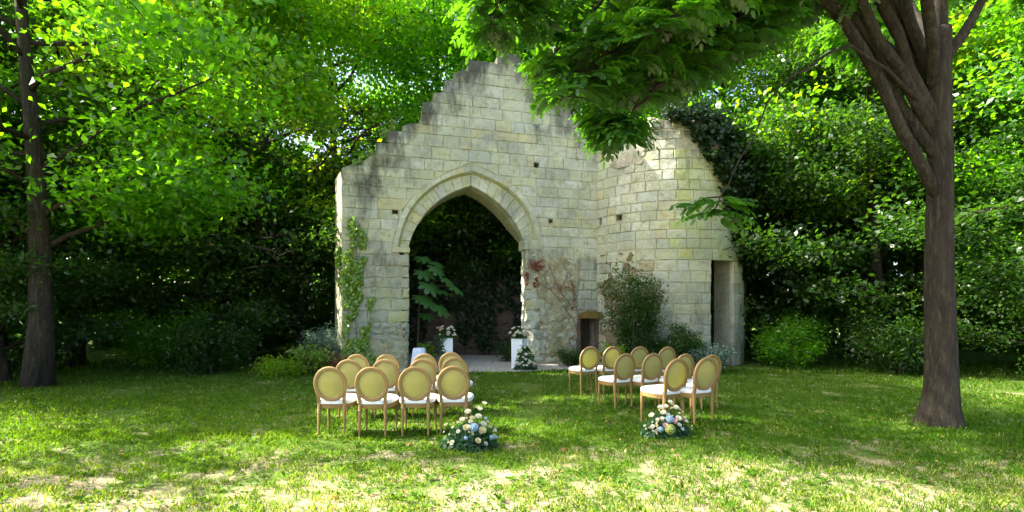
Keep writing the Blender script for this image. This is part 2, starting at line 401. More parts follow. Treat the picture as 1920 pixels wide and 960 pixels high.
wall = tag(empty('ruined_wall', P0), 'tall pale limestone gable wall in ruins with a pointed archway', 'wall')
def build_wall():
    r = random.Random(11)
    v = 0.; courses = []
    while v < 9.45:
        h = r.choice((.27, .30, .31, .33, .34, .36)); courses.append((v, min(v+h, 9.5))); v += h
    edge = {}
    for v0, v1 in courses:
        vm = (v0+v1)/2; edge[v0] = [interp_u(LEFT, vm)+(r.uniform(-.16, .13) if vm > 5.9 else 0), min(interp_u(RIGHT, vm), 8.1)+(r.uniform(-.05, .05) if vm > 7.75 else 0), r.choice((.03, .06, .12, .2, .27)), r.choice((.03, .06, .12, .2, .24)), r.uniform(.03, .16), r.uniform(.04, .15)]
    # core: outline with the arch cut through, butt of mortar and rubble behind the facing
    def jag(p, k=3):
        out = []
        for a, b in zip(p, p[1:]):
            for i in range(k):
                t = i/k; out.append((a[0]*(1-t)+b[0]*t+(r.uniform(-.03, .03) if 0 < i else 0), a[1]*(1-t)+b[1]*t+(r.uniform(-.03, .02) if 0 < i else 0)))
        return out+[p[-1]]
    left, right = [(0, -.3)], [(8.1, -.3)]
    for v0, v1 in courses:
        uL, uR, a, b, c, d = edge[v0]
        if uR-uL < .25: continue
        if v1 > 5.55: left += [(uL+.02, v0), (uL+.02, v1-b), (uL+a+.02, v1-.012)]
        if v1 > 7.3: right += [(uR-.02, v0), (uR-.02, v1-d), (uR-c-.02, v1-.012)]
    right = right[::-1]
    archR = [(5.75, -.3), (5.72, 3.5)]+[(u+.08, v+.06) for u, v in resample(MIR, 9)]
    archL = [(u-.08, v+.06) for u, v in reversed(resample(MIL, 9)[:-1])]+[(1.66, 3.0), (1.66, -.3)]
    front = left+right+archR+archL
    def back(p):
        u, v = p
        if u < .05: return (u-.27, v)
        if v < 4.4 and 1.5 < u < 2.6: return (u-.38*min(1, (4.4-v)/.8), v)
        if v < 4.4 and 5. < u < 6: return (u+.38*min(1, (4.4-v)/.8), v)
        return p
    n = len(front); vs = [wm(u, v, -.016) for u, v in front]+[wm(*back(p), -THK) for p in front]
    from mathutils.geometry import tessellate_polygon
    tri = [tuple(t) for t in tessellate_polygon([[Vector((u, v, 0)) for u, v in front]])]
    fs = tri+[tuple(i+n for i in reversed(t)) for t in tri]+[(i, (i+1) % n, n+(i+1) % n, n+i) for i in range(n)]
    bm = bmesh.new(); bv = [bm.verts.new(v) for v in vs]
    for f in fs: bm.faces.new([bv[i] for i in f])
    bmesh.ops.triangulate(bm, faces=bm.faces[:]); bmesh.ops.recalc_face_normals(bm, faces=bm.faces[:])
    me = bpy.data.meshes.new('wall_core'); bm.to_mesh(me); bm.free()
    core = link('wall_core', me, M['mortar'], wall, True)
    cut = []
    for u, v, s in HOLES:
        b = MB(); b.box((0, 0, 0), (s*1.05, .9, s*1.05)); c = b.build('cutter', None); c.matrix_world = Matrix.Translation(wm(u, v, 0)) @ Matrix.Rotation(math.atan2(DU.y, DU.x), 4, 'Z'); cut.append(c)
    b = MB(); b.box((0, 0, 0), (.62, 1.5, 1.9)); c = b.build('cutter', None); c.matrix_world = Matrix.Translation(wm(7.45, .55, -.1)) @ Matrix.Rotation(math.atan2(DU.y, DU.x), 4, 'Z'); cut.append(c)
    boolean_cut(core, cut)

    # coursed ashlar
    stones = []
    grime_spots = [(.62, 5.3, .5, .75, 1.1), (.6, 4.7, .25, .5, .9), (1.0, 5.9, .6, .35, 1.), (5.75, 8.0, .15, 1.1, .95), (3.1, 8.0, .35, .8, .9), (4.2, 9.2, 1., .5, 1.), (6.9, 7.4, 1., .35, .8), (6.3, 3.4, .9, .3, .5), (1.3, 2.4, .7, .3, .5)]
    for v0, v1 in courses:
        vm = (v0+v1)/2
        uL, uR = edge[v0][0], min(edge[v0][1], 7.80)
        if uR-uL < .25: continue
        segs = []
        jl, jr = 1.86, 5.36
        if vm < 5.93:
            aL = (interp_u(OUL, v0), interp_u(OUL, v1)) if vm > 3.36 else (jl, jl)
            aR = (interp_u(OUR, v0), interp_u(OUR, v1)) if vm > 3.7 else (jr+.0, jr+.0)
            if vm > 1.30: segs.append((uL, max(aL), 'L', aL))
            if vm > 2.75: segs.append((min(aR), uR, 'R', aR))
            elif vm > 1.75: segs.append((jr, 6.0, 'R', aR)); segs.append((7.1, uR, 'R', (7.1, 7.1)))
            elif vm > 1.4: segs.append((jr, 5.85, 'R', aR))
        else: segs.append((uL, uR, '', None))
        for a, b, kind, ac in segs:
            cuts = [a]; k = r.uniform(.2, .5)
            while cuts[-1]+k < b-.2:
                cuts.append(cuts[-1]+k); k = r.choice((.34, .42, .5, .55, .6, .68, .8))
            cuts.append(b)
            for s0, s1 in zip(cuts, cuts[1:]):
                poly = [(s0, v0), (s1, v0), (s1, v1), (s0, v1)]
                if kind == 'L' and s1 > b-1.2: poly = clip(poly, (ac[0], v0), (ac[1], v1))
                if kind == 'R' and s0 < a+1.2: poly = clip(poly, (ac[1], v1), (ac[0], v0))
                if vm > 5.55 and s0 == uL and len(poly) == 4:
                    e = edge[v0]; poly = [(s0, v0), (s1, v0), (s1, v1), (min(s0+e[2], s1-.05), v1), (s0, v1-e[3])]
                if vm > 7.45 and s1 == uR and len(poly) == 4:
                    e = edge[v0]; poly = [(s0, v0), (s1, v0), (s1, v1-e[5]), (max(s1-e[4], s0+.05), v1), (s0, v1)]
                pieces = [poly]
                for hu, hv, hs in HOLES:
                    if s0 < hu < s1 and v0 < hv < v1:
                        pieces = [[(s0, v0), (hu-hs/2, v0), (hu-hs/2, v1), (s0, v1)], [(hu+hs/2, v0), (s1, v0), (s1, v1), (hu+hs/2, v1)]]
                        if hv+hs/2 < v1-.05: pieces.append([(hu-hs/2, hv+hs/2), (hu+hs/2, hv+hs/2), (hu+hs/2, v1), (hu-hs/2, v1)])
                        if hv-hs/2 > v0+.05: pieces.append([(hu-hs/2, v0), (hu+hs/2, v0), (hu+hs/2, hv-hs/2), (hu-hs/2, hv-hs/2)])
                for q in pieces:
                    if len(q) < 3: continue
                    ar = abs(sum(q[i][0]*q[(i+1) % len(q)][1]-q[(i+1) % len(q)][0]*q[i][1] for i in range(len(q))))/2
                    if ar < .012: continue
                    stones.append((ar, q, (s0+s1)/2, vm))
    prof = LEFT[1:]+RIGHT[::-1][:-1]
    stones.sort(key=lambda s: -s[0])
    bigm = []
    for i, (ar, q, cu, cv) in enumerate(stones):
        low = cv < 3.4
        def gfn(cu, cv):
            dtop = float(np.interp(cu, [p[0] for p in prof], [p[1] for p in prof]))-cv
            gr = max(0, 1-dtop/1.3, .55*(1.5-cv)/1.5, .45*math.exp(-((cv-3.1)/.6)**2))
            for gu, gv, su, sv, k in grime_spots: gr = max(gr, k*math.exp(-((cu-gu)/su)**2-((cv-gv)/sv)**2))
            return gr
        me = stone_mesh(q, wm, .14, r.uniform(-.002, .012)+(.006 if low else 0), .009 if not low else .018, .008 if not low else .02, r, .008 if not low else .014, r.uniform(0, .01), gfn)
        gr = 0
        bl = .08+.5*math.exp(-((cu-5.9)/1.0)**2-((cv-5.4)/.8)**2)+.55*math.exp(-((cu-1.2)/.5)**2-((cv-4.05)/.3)**2)+(.25 if 1.33 < cv < 2.2 and cu < 2 else 0)
        c = tone(r, bl, .82 if low else 1.)
        if low and cu < 2 and r.random() < .6: c = r.choice([(.36, .37, .20), (.33, .33, .24), (.42, .42, .18), (.30, .31, .22)])
        if i < 300:
            o = link('stone', me, M['stone'], wall, True); o.color = (*c, gr)
        else: bigm.append(me)
    if bigm:
        bm = bmesh.new()
        for me in bigm: bm.from_mesh(me)
        me = bpy.data.meshes.new('small_stones'); bm.to_mesh(me); bm.free()
        o = link('stone', me, M['stone'], wall, True); o.color = (.42, .41, .31, .25); o['kind'] = 'stuff'

    # two orders of voussoirs
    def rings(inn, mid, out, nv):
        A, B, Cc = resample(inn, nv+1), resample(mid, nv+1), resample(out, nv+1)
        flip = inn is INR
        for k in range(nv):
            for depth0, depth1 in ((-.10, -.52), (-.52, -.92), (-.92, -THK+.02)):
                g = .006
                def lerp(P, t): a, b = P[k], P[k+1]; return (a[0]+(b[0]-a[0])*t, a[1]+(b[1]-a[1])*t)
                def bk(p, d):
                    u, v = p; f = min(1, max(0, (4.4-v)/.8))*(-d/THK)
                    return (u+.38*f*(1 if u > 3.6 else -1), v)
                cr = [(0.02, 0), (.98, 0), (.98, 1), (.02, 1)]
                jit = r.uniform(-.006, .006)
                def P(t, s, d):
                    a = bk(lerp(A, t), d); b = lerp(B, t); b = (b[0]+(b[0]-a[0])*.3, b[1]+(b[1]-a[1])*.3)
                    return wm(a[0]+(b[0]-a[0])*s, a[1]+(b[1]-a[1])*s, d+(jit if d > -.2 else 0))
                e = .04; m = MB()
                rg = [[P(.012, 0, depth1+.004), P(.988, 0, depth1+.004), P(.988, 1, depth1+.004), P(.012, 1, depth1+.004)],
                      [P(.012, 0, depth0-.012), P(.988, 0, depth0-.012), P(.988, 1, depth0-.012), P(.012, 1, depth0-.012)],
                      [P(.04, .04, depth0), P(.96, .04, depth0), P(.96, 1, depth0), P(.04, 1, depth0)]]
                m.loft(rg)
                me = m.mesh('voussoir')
                o = link('voussoir', me, M['stone'], wall, True); o.color = (*(tone(r, .1, 1.03) if depth0 > -.2 else (.36*r.uniform(.85, 1.1), .35, .15)), .05)  # deeper rows tinted olive for the green bounce light on the soffit
            m = MB()
            def Q(t, s, d):
                a, b = lerp(B, t), lerp(Cc, t); return wm(a[0]+(b[0]-a[0])*s, a[1]+(b[1]-a[1])*s, d)
            pr = .03+r.uniform(-.004, .004)
            def ring(t): return [Q(t, .345, -.3), Q(t, .345, pr-.025), Q(t, .37, pr-.006), Q(t, .40, pr), Q(t, .96, pr), Q(t, 1, pr-.015), Q(t, 1., -.3)]
            m.loft([ring(.008), ring(.02), ring(.98), ring(.992)])
            o = link('hood_stone', m.mesh('hood_stone'), M['stone'], wall, True); o.color = (*tone(r, .06, 1.02), .04)
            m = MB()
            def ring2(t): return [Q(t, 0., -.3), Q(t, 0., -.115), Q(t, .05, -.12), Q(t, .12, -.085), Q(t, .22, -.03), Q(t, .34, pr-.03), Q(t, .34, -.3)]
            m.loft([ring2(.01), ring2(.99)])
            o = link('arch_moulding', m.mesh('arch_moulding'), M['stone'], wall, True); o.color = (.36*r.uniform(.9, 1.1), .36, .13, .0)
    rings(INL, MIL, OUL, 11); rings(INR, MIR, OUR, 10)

    # rubble at the feet of the two piers
    def rubble(u0, u1, v0, v1, hmax, skip, name='rubble_stone', mat='stone', mapf=wm, dk=.9, nmax=170, size=1.):
        v = v0; n = 0
        while v < v1-.04:
            h = r.uniform(.13, .27)*size; u = u0+r.uniform(-.05, 0)
            while u < u1-.05:
                L = r.uniform(.16, .44)*size; uu = min(u+L, u1)
                cu, cv = (u+uu)/2, v+h/2
                if not skip(cu, cv) and n < nmax:
                    poly = []
                    for a in range(7):
                        t = 2*math.pi*a/7+r.uniform(-.25, .25)
                        k = r.uniform(.9, 1.12)
                        x = max(-1, min(1, 1.25*math.cos(t)))*k; y = max(-1, min(1, 1.25*math.sin(t)))*k
                        poly.append((max(u0, min(u1, cu+x*(uu-u)/2)), max(v0-.1, cv+y*h/2)))
                    me = stone_mesh(poly, mapf, .12, r.uniform(.0, .035), .03, .03, r, .015, r.uniform(.0, .03))
                    o = link(name, me, M[mat], wall if mapf is wm else None, True); o.color = (*tone(r, .15, dk*r.uniform(.62, .98)), r.uniform(0, .35)); n += 1
                u = uu
            v += h
    for _u, _v, _w, _h in ((1.62, 3.415, .50, .15), (5.62, 3.70, .60, .30)):       # impost blocks under the springing
        me = stone_mesh([(_u-_w/2, _v-_h/2), (_u+_w/2, _v-_h/2), (_u+_w/2, _v+_h/2), (_u-_w/2, _v+_h/2)], wm, .6, .035, .004, .012, r, .008, .0)
        o = link('impost', me, M['stone'], wall, True); o.color = (*tone(r, .1, 1.), .1)
    rubble(.0, 1.84, 0, 1.32, .3, lambda u, v: False)
    rubble(5.62, 7.14, 0, 2.75, .3, lambda u, v: (v > 1.75 and u < 5.98) or (1.35 < v <= 1.78 and u < 5.85), nmax=120, size=1.1)
    # splayed bright corner of the right jamb
    for k in range(13):
        v0 = k*.28-.02; n = r.uniform(.46, .54)
        vs = []
        for vv in (v0+.008, v0+.272):
            for u, d in ((5.36+r.uniform(-.03, .02), -.42), (5.37+r.uniform(-.01, .03), -.16), (5.52+r.uniform(-.03, .04), -.01), (5.70, .005), (5.80, -.06), (5.80, -.45)):
                vs.append(wm(u+(.07 if v0 < .9 else 0)+.02*mnoise.noise(Vector((k, u*7, 0))), vv, d+r.uniform(-.015, .015)))
        m = MB(); m.loft([vs[:6], vs[6:]])
        o = m.build('jamb_stone', M['stone'], wall, False, True); o.color = (*tone(r, .1, 1.02), .05)
    for k in range(13):                                # and of the left one
        v0 = k*.265-.02; vs = []
        for vv in (v0+.006, v0+.258):
            for u, d in ((1.70, -.06), (1.70, -.6), (1.70, -THK+.03), (1.58, -THK+.03), (1.80, -.6), (1.845+r.uniform(-.015, .02), -.145)):
                vs.append(wm(u, vv, d))
        m = MB(); m.loft([vs[:6], vs[6:]])
        o = m.build('jamb_stone', M['stone'], wall, False, True); o.color = (*tone(r, .1, .9), .2)
    # old plaster clinging to the right pier and foot of the left pier
    def plaster(u0, u1, v0, v1, th, seed, col, mapf=wm, par=None):
        st = .035; nu, nv = int((u1-u0)/st), int((v1-v0)/st); ok = {}; vs = []; fs = []
        def hgt(u, v): return .028+.035*mnoise.fractal(Vector((u*3, v*3, seed)), 1., 2., 5)
        def msk(u, v):
            e = min(u-u0, u1-u, v-v0+.2, v1-v)/.35
            return mnoise.fractal(Vector((u*1.5, v*1.5, seed+9)), 1., 2., 4)+min(.3, e*.4-.25) > th
        idx = {}
        def vid(i, j):
            if (i, j) not in idx:
                u, v = u0+i*st, v0+j*st; idx[i, j] = len(vs); vs.append(mapf(u+r.uniform(-.01, .01), v+r.uniform(-.01, .01), hgt(u, v)))
            return idx[i, j]
        for i in range(nu):
            for j in range(nv):
                if msk(u0+i*st, v0+j*st): fs.append((vid(i, j), vid(i+1, j), vid(i+1, j+1), vid(i, j+1)))
        m = MB(); m.add(vs, fs); o = m.build('plaster_patch', M[col], par or wall, True, True)
        sm = o.modifiers.new('thick', 'SOLIDIFY'); sm.thickness = .05; sm.offset = -1
    plaster(5.75, 7.12, .0, 3.35, -.12, 4.2, 'plaster')
    plaster(.25, 1.80, .0, 1.15, -.02, 1.3, 'plaster')
    build_wall.plaster = plaster
    # low recess with a bowed timber lintel in the corner by the tower
    m = MB(); ring0, ring1 = [], []
    prof2 = [(-.40, 0), (-.38, .10), (-.28, .19), (-.1, .235), (.1, .235), (.28, .20), (.39, .10), (.40, 0)]
    a = wm(7.16, 1.42, .10); b = wm(7.80, 1.42, .22); mid = (a+b)/2; dx = (b-a).normalized(); dy = Vector((dx.y, -dx.x, 0))
    for d, rr in ((.12, ring0), (-.35, ring1)):
        for x, z in prof2: rr.append(mid+dx*x+dy*d+Vector((0, 0, z)))
    m.loft([ring1, ring0]); m.build('lintel', M['lintel'], wall, False, True)
    m = MB()
    for k in range(2): m.box(wm(7.10+k*.66, .7, -.02), (.10, .22, 1.42), math.atan2(DU.y, DU.x))
    m.build('recess_jamb', M['dark_rubble'], wall, False, True)
    m = MB(); m.box(wm(7.44, .6, -.62), (.66, .12, 1.9), math.atan2(DU.y, DU.x)); m.build('recess_back', M['dark_rubble'], wall, False, True)
build_wall()

# ------------------------------------------------------------------ the round tower
tower = tag(empty('round_tower', TC), 'round limestone tower stub joined to the right end of the gable wall', 'tower')
def build_tower():
    r = random.Random(5); bm = bmesh.new(); n = 72
    rings = []
    tops = [7.2+.12*math.sin(k*1.7)+r.uniform(-.1, .1) for k in range(n)]
    for R, z in ((TR-.016, -.3), (TR-.016, None), (TR-.7, None), (TR-.7, -.3)):
        rings.append([bm.verts.new(TC+Vector((math.sin(2*math.pi*k/n)*R, -math.cos(2*math.pi*k/n)*R, tops[k] if z is None else z))) for k in range(n)])
    for a in range(4):
        A, B = rings[a], rings[(a+1) % 4]
        for k in range(n): bm.faces.new((A[k], A[(k+1) % n], B[(k+1) % n], B[k]))
    bmesh.ops.triangulate(bm, faces=bm.faces[:]); bmesh.ops.recalc_face_normals(bm, faces=bm.faces[:])
    me = bpy.data.meshes.new('tower_core'); bm.to_mesh(me); bm.free()
    core = link('tower_core', me, M['mortar'], tower, True)
    holes = [(-44.5, 4.51, .2, .17), (-60.9, 4.5, .1, .2), (-53.5, 6.36, .17, .2), (-44.5, 6.22, .16, .2)]
    cut = []
    for a, z, sw, sh in holes:
        b = MB(); b.box((0, 0, 0), (sw*1.05, .8, sh*1.05)); c = b.build('cutter', None); c.matrix_world = Matrix.Translation(tm(rad(a)*TR, z)) @ Matrix.Rotation(rad(a), 4, 'Z'); cut.append(c)
    D0, D1, DZ = 16.6, 38, 3.3
    b = MB(); b.box((0, 0, 0), ((D1-D0)/57.3*TR, 2.2, 2*DZ)); c = b.build('cutter', None); c.matrix_world = Matrix.Translation(tm(rad((D0+D1)/2)*TR, 0)) @ Matrix.Rotation(rad((D0+D1)/2), 4, 'Z'); cut.append(c)
    boolean_cut(core, cut)
    m = MB(); m.loft([[TC+Vector((math.sin(2*math.pi*k/32)*1.95, math.cos(2*math.pi*k/32)*1.95, z)) for k in range(32)] for z in (3.5, 3.7)])
    m.build('daylight_cap', M['dark_rubble'], tower, False, True)  # unseen slab added to keep daylight from above out of the doorway
    v = 0.; st = []
    while v < 7.15:
        h = r.choice((.27, .29, .30, .31, .33)); v1 = v+h; vm = v+h/2
        s = -70/57.3*TR+r.uniform(0, .3); end = 80/57.3*TR
        while s < end:
            L = r.choice((.34, .4, .46, .5, .56, .62)); s1 = s+L
            d0, d1 = D0/57.3*TR, D1/57.3*TR
            if vm < DZ:
                if s < d0 < s1: s1 = d0
                elif d0 <= s < d1: s = d1; continue
            poly = [(s, v), (s1, v), (s1, v1), (s, v1)]; pieces = [poly]
            for a, hz, sw, sh in holes:
                hs = rad(a)*TR
                if s < hs < s1 and v < hz < v1: pieces = [q for q in ([(s, v), (hs-sw/2, v), (hs-sw/2, v1), (s, v1)], [(hs+sw/2, v), (s1, v), (s1, v1), (hs+sw/2, v1)]) if q[1][0]-q[0][0] > .04]
            for q in pieces: st.append((q, (s+s1)/2, vm))
            s = s1
        v = v1
    st.sort(key=lambda t: abs(t[1]+.7))
    rest = []
    for i, (q, cs, cv) in enumerate(st):
        deg = cs/TR*57.3; raw = cv > 6.45 or (cv < 3.2 and -62 < deg < -22)
        if q[1][0]-q[0][0] < .05: continue
        if raw and r.random() < .07: continue
        me = stone_mesh(q, tm, .13, r.uniform(-.004, .014)+(r.uniform(-.01, .02) if raw else 0), .011, .010 if not raw else .028, r, .007 if not raw else .018, r.uniform(0, .012), lambda a, b: max(0, (b-6.2)/.9)+max(0, .6*(2.4-b)/2.4)+.5*max(0, math.exp(-((a/TR*57.3-14)/14)**2-((b-6.2)/.8)**2)))
        bl = .06+.75*math.exp(-((deg+40)/7)**2-((cv-5.3)/.9)**2)+(.22 if cv < 3.2 else 0)
        gr = 0
        c = tone(r, bl, .95)
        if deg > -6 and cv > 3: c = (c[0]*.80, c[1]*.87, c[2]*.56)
        if raw and cv < 3.2 and r.random() < .5: c = r.choice([(.33, .29, .17), (.28, .26, .17), (.38, .36, .22), (.24, .20, .12)])
        elif cv < 2.6: c = tuple(q*.74 for q in c)
        if i < 300: o = link('stone', me, M['stone'], tower, True); o.color = (*c, gr)
        else: rest.append(me)
    if rest:
        bm = bmesh.new()
        for me in rest: bm.from_mesh(me)
        me = bpy.data.meshes.new('side_stones'); bm.to_mesh(me); bm.free()
        o = link('stone', me, M['stone'], tower, True); o.color = (.40, .40, .28, .3); o['kind'] = 'stuff'
    build_wall.plaster(-2.75, -.75, .2, 3.45, .06, 7.7, 'scar', tm, tower)
    build_wall.plaster(-2.3, -.75, 6.0, 7.15, -.05, 2.9, 'pale_scar', tm, tower)
    for k in range(26):                              # broken top edge
        a = rad(r.uniform(-66, 60)); s = r.uniform(.12, .26); p = tm(a*TR, 7.2+r.uniform(-.08, .1), -r.uniform(.05, .5))
        m = MB(); mm = [[p+Vector((math.cos(t+.3)*s*r.uniform(.8, 1.2), math.sin(t+.3)*s*r.uniform(.8, 1.2), z)) for t in np.linspace(0, 2*math.pi, 7)[:-1]] for z in (-.12, .05)]
        mm.append([p+(q-p)*.6+Vector((0, 0, .08)) for q in mm[1]]); m.loft(mm)
        o = m.build('rubble_stone', M['stone'], tower, False, True); o.color = (*tone(r, 0, .8), .6)
build_tower()

# dark ruined wall at the back of the archway
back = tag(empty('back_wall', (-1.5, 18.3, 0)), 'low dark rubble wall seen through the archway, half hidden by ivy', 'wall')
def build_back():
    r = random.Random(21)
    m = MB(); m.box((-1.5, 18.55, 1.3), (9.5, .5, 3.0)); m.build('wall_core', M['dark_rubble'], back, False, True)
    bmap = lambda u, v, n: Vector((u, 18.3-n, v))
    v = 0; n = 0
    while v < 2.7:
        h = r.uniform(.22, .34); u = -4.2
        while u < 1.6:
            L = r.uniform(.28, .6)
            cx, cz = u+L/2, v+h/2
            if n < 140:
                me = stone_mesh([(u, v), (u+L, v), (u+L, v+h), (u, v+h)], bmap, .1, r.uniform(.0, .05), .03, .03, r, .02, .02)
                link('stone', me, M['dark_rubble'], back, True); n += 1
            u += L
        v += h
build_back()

# ------------------------------------------------------------------ trees
def make_tree_meshes(seed, h, base, R, nlimb, leaf, nl, lean=0.):
    """trunk with limbs and a crown of single leaves in sprays, in local coordinates"""
    r = random.Random(seed); g = np.random.RandomState(seed); t = MB(); clus = []
    top = Vector((lean*h*.2, 0, h*.92)); pts = []
    for i in range(9):
        k = i/8; pts.append(Vector((top.x*k*k+.25*math.sin(k*4+seed), .25*math.cos(k*3+seed)-.25*math.cos(seed), top.z*k-.2)))
    r0 = .014*h+.05
    t.tube(pts, [r0*(1.35 if i == 0 else 1-.9*i/8) for i in range(9)], 9)
    for i in range(nlimb):
        k = (base+(h*.95-base)*(i+.5)/nlimb)/h; p = pts[0].lerp(pts[-1], min(.98, k)); j = min(7, int(k/.92*8)); f = k/.92*8-j
        p = pts[min(j, 8)].lerp(pts[min(j+1, 8)], max(0, min(1, f)))
        az = i*2.4+r.uniform(-.5, .5); el = rad(r.uniform(5, 40)+30*max(0, k-.6))
        L = R*(.55+.55*math.sin(math.pi*min(1, max(.12, (k*h-base)/(h-base)*.85+.12))))*r.uniform(.8, 1.15)
        d = Vector((math.cos(az)*math.cos(el), math.sin(az)*math.cos(el), math.sin(el)))
        lp = [p]
        for q in range(1, 6):
            s = q/5; lp.append(p+d*L*s+Vector((r.uniform(-.15, .15), r.uniform(-.15, .15), -.9*s*s*L*.18)))
        t.tube(lp, [.05*(1-q/6)+.012 for q in range(6)], 5)
        for q in range(2, 6):
            for side in (-1, 1):
                a2 = az+side*r.uniform(.5, 1.2); l2 = L*.36*r.uniform(.6, 1.2)
                e = lp[q]+Vector((math.cos(a2)*l2, math.sin(a2)*l2, r.uniform(-.25, .35)))
                t.tube([lp[q], lp[q].lerp(e, .5)+Vector((0, 0, .08)), e], [.018, .012, .006], 4, False)
                clus += [e, lp[q].lerp(e, .55)]
            clus.append(lp[q])
    Cn = np.array([tuple(c) for c in clus]); idx = g.randint(0, len(Cn), nl)
    sg = R*.11
    Pp = Cn[idx]+g.normal(size=(nl, 3))*np.array([sg, sg, sg*.62])+np.array([0, 0, -.05])
    Vv, Ff = leaf_cloud(Pp, leaf, g, .55, .6)
    return t.mesh('trunk', True), np_mesh('crown', Vv, Ff)

def carve_world(o):
    mb = o.parent.matrix_basis.copy(); o.parent.location = (0, 0, 0); carve(o, 6); o.parent.matrix_basis = mb
BEAMS = [(Vector((.55, 15.15, 1.2)), .9), (Vector((.6, 15.2, 2.4)), .8), (Vector((4.0, 14.6, 6.8)), 1.1), (Vector((-5.0, 14.2, 3.6)), .8), (Vector((-5.0, 14.2, 2)), .8), (Vector((-5.0, 14.2, .6)), .6), (Vector((-5.0, 14.2, 5)), .8),
         (Vector((-2.3, 7.0, .7)), .8), (Vector((-1.2, 7.3, .7)), .8), (Vector((-2.9, 8.4, .6)), .8), (Vector((-1.4, 8.8, .7)), .5), (Vector((-.1, 9.3, 0)), .35), (Vector((1.1, 9.4, 0)), .5), (Vector((2.3, 7.4, .6)), .5), (Vector((1.9, 9.9, .6)), .5), (Vector((-3.4, 6.3, 0)), .6),
         (Vector((-.2, 5.9, 5.2)), .7), (Vector((.3, 6, 5.5)), .6),
         (Vector((-1.7, 4.6, 0)), .7), (Vector((-.7, 4.7, 0)), .7), (Vector((.3, 4.8, 0)), .8), (Vector((1.3, 4.8, 0)), .8), (Vector((2.2, 4.9, 0)), .7), (Vector((.9, 4.2, 0)), .8), (Vector((2, 4.2, 0)), .8), (Vector((3, 4.6, 0)), .7), (Vector((0, 3.9, 0)), .8), (Vector((-1, 3.9, 0)), .8)]
def carve(o, k=4):
    """a gap in this crown where the photograph's sunbeams come through"""
    me = o.data; n = len(me.vertices); co = np.empty(n*3, np.float32); me.vertices.foreach_get('co', co); co = co.reshape(-1, 3)
    mw = np.array(o.parent.matrix_basis); W = co @ mw[:3, :3].T+mw[:3, 3]; gr = np.random.RandomState(1)
    C = W.reshape(-1, k, 3).mean(1); kill = np.zeros(len(C), bool); s = np.array(SUN)
    for p, rr in BEAMS:
        d = C-np.array(p); t = d @ s; kill |= (np.linalg.norm(d-t[:, None]*s, axis=1) < rr*(1+.01*t)*gr.uniform(.6, 1.3, len(C))) & (t > 1.2)
    rel = C-np.array(P0); pu, pn = rel @ np.array(DU), rel @ np.array(DN)      # crowns grow clear of the masonry
    if k == 4: kill |= (pn > -THK-.25) & (pn < 1.6) & (pu > -.15) & (pu < 8.3) & (C[:, 2] < 9.7)
    kill |= (np.hypot(C[:, 0]-TC.x, C[:, 1]-TC.y) < TR+.35) & (C[:, 2] < 7.6)
    if kill.sum() < 10: return
    V = co.reshape(-1, k, 3)[~kill].reshape(-1, 3); o.data = np_mesh('crown', V, np.arange(len(V)).reshape(-1, k)); o.data.materials.append(me.materials[0])

KINDS = {}
def tree(kind, x, y, label, sc=1., rz=0., name='broadleaf_tree', mat=None, cat='tree', group='trees of the wood'):
    tr, cr = KINDS[kind]
    root = empty(name, (x, y, 0), rz); root.scale = (sc, sc, sc)
    tag(root, label, cat, group)
    link('trunk', tr, M['bark'], root)
    c = link('crown', cr, M[mat or 'leaf_a'], root)
    if mat and cr.materials[0] is not M[mat]:
        c.material_slots[0].link = 'OBJECT'; c.material_slots[0].material = M[mat]
    carve(c); return root
KINDS['broad'] = make_tree_meshes(1, 14.5, 3.2, 4.6, 30, .17, 60000)
KINDS['tall'] = make_tree_meshes(2, 17, 4.5, 4.2, 30, .16, 55000)
KINDS['mid'] = make_tree_meshes(3, 11, 1.6, 3.6, 26, .15, 44000)
KINDS['low'] = make_tree_meshes(4, 7, .5, 2.8, 24, .13, 34000)
KINDS['light'] = make_tree_meshes(6, 13, 4., 4.0, 26, .17, 40000)
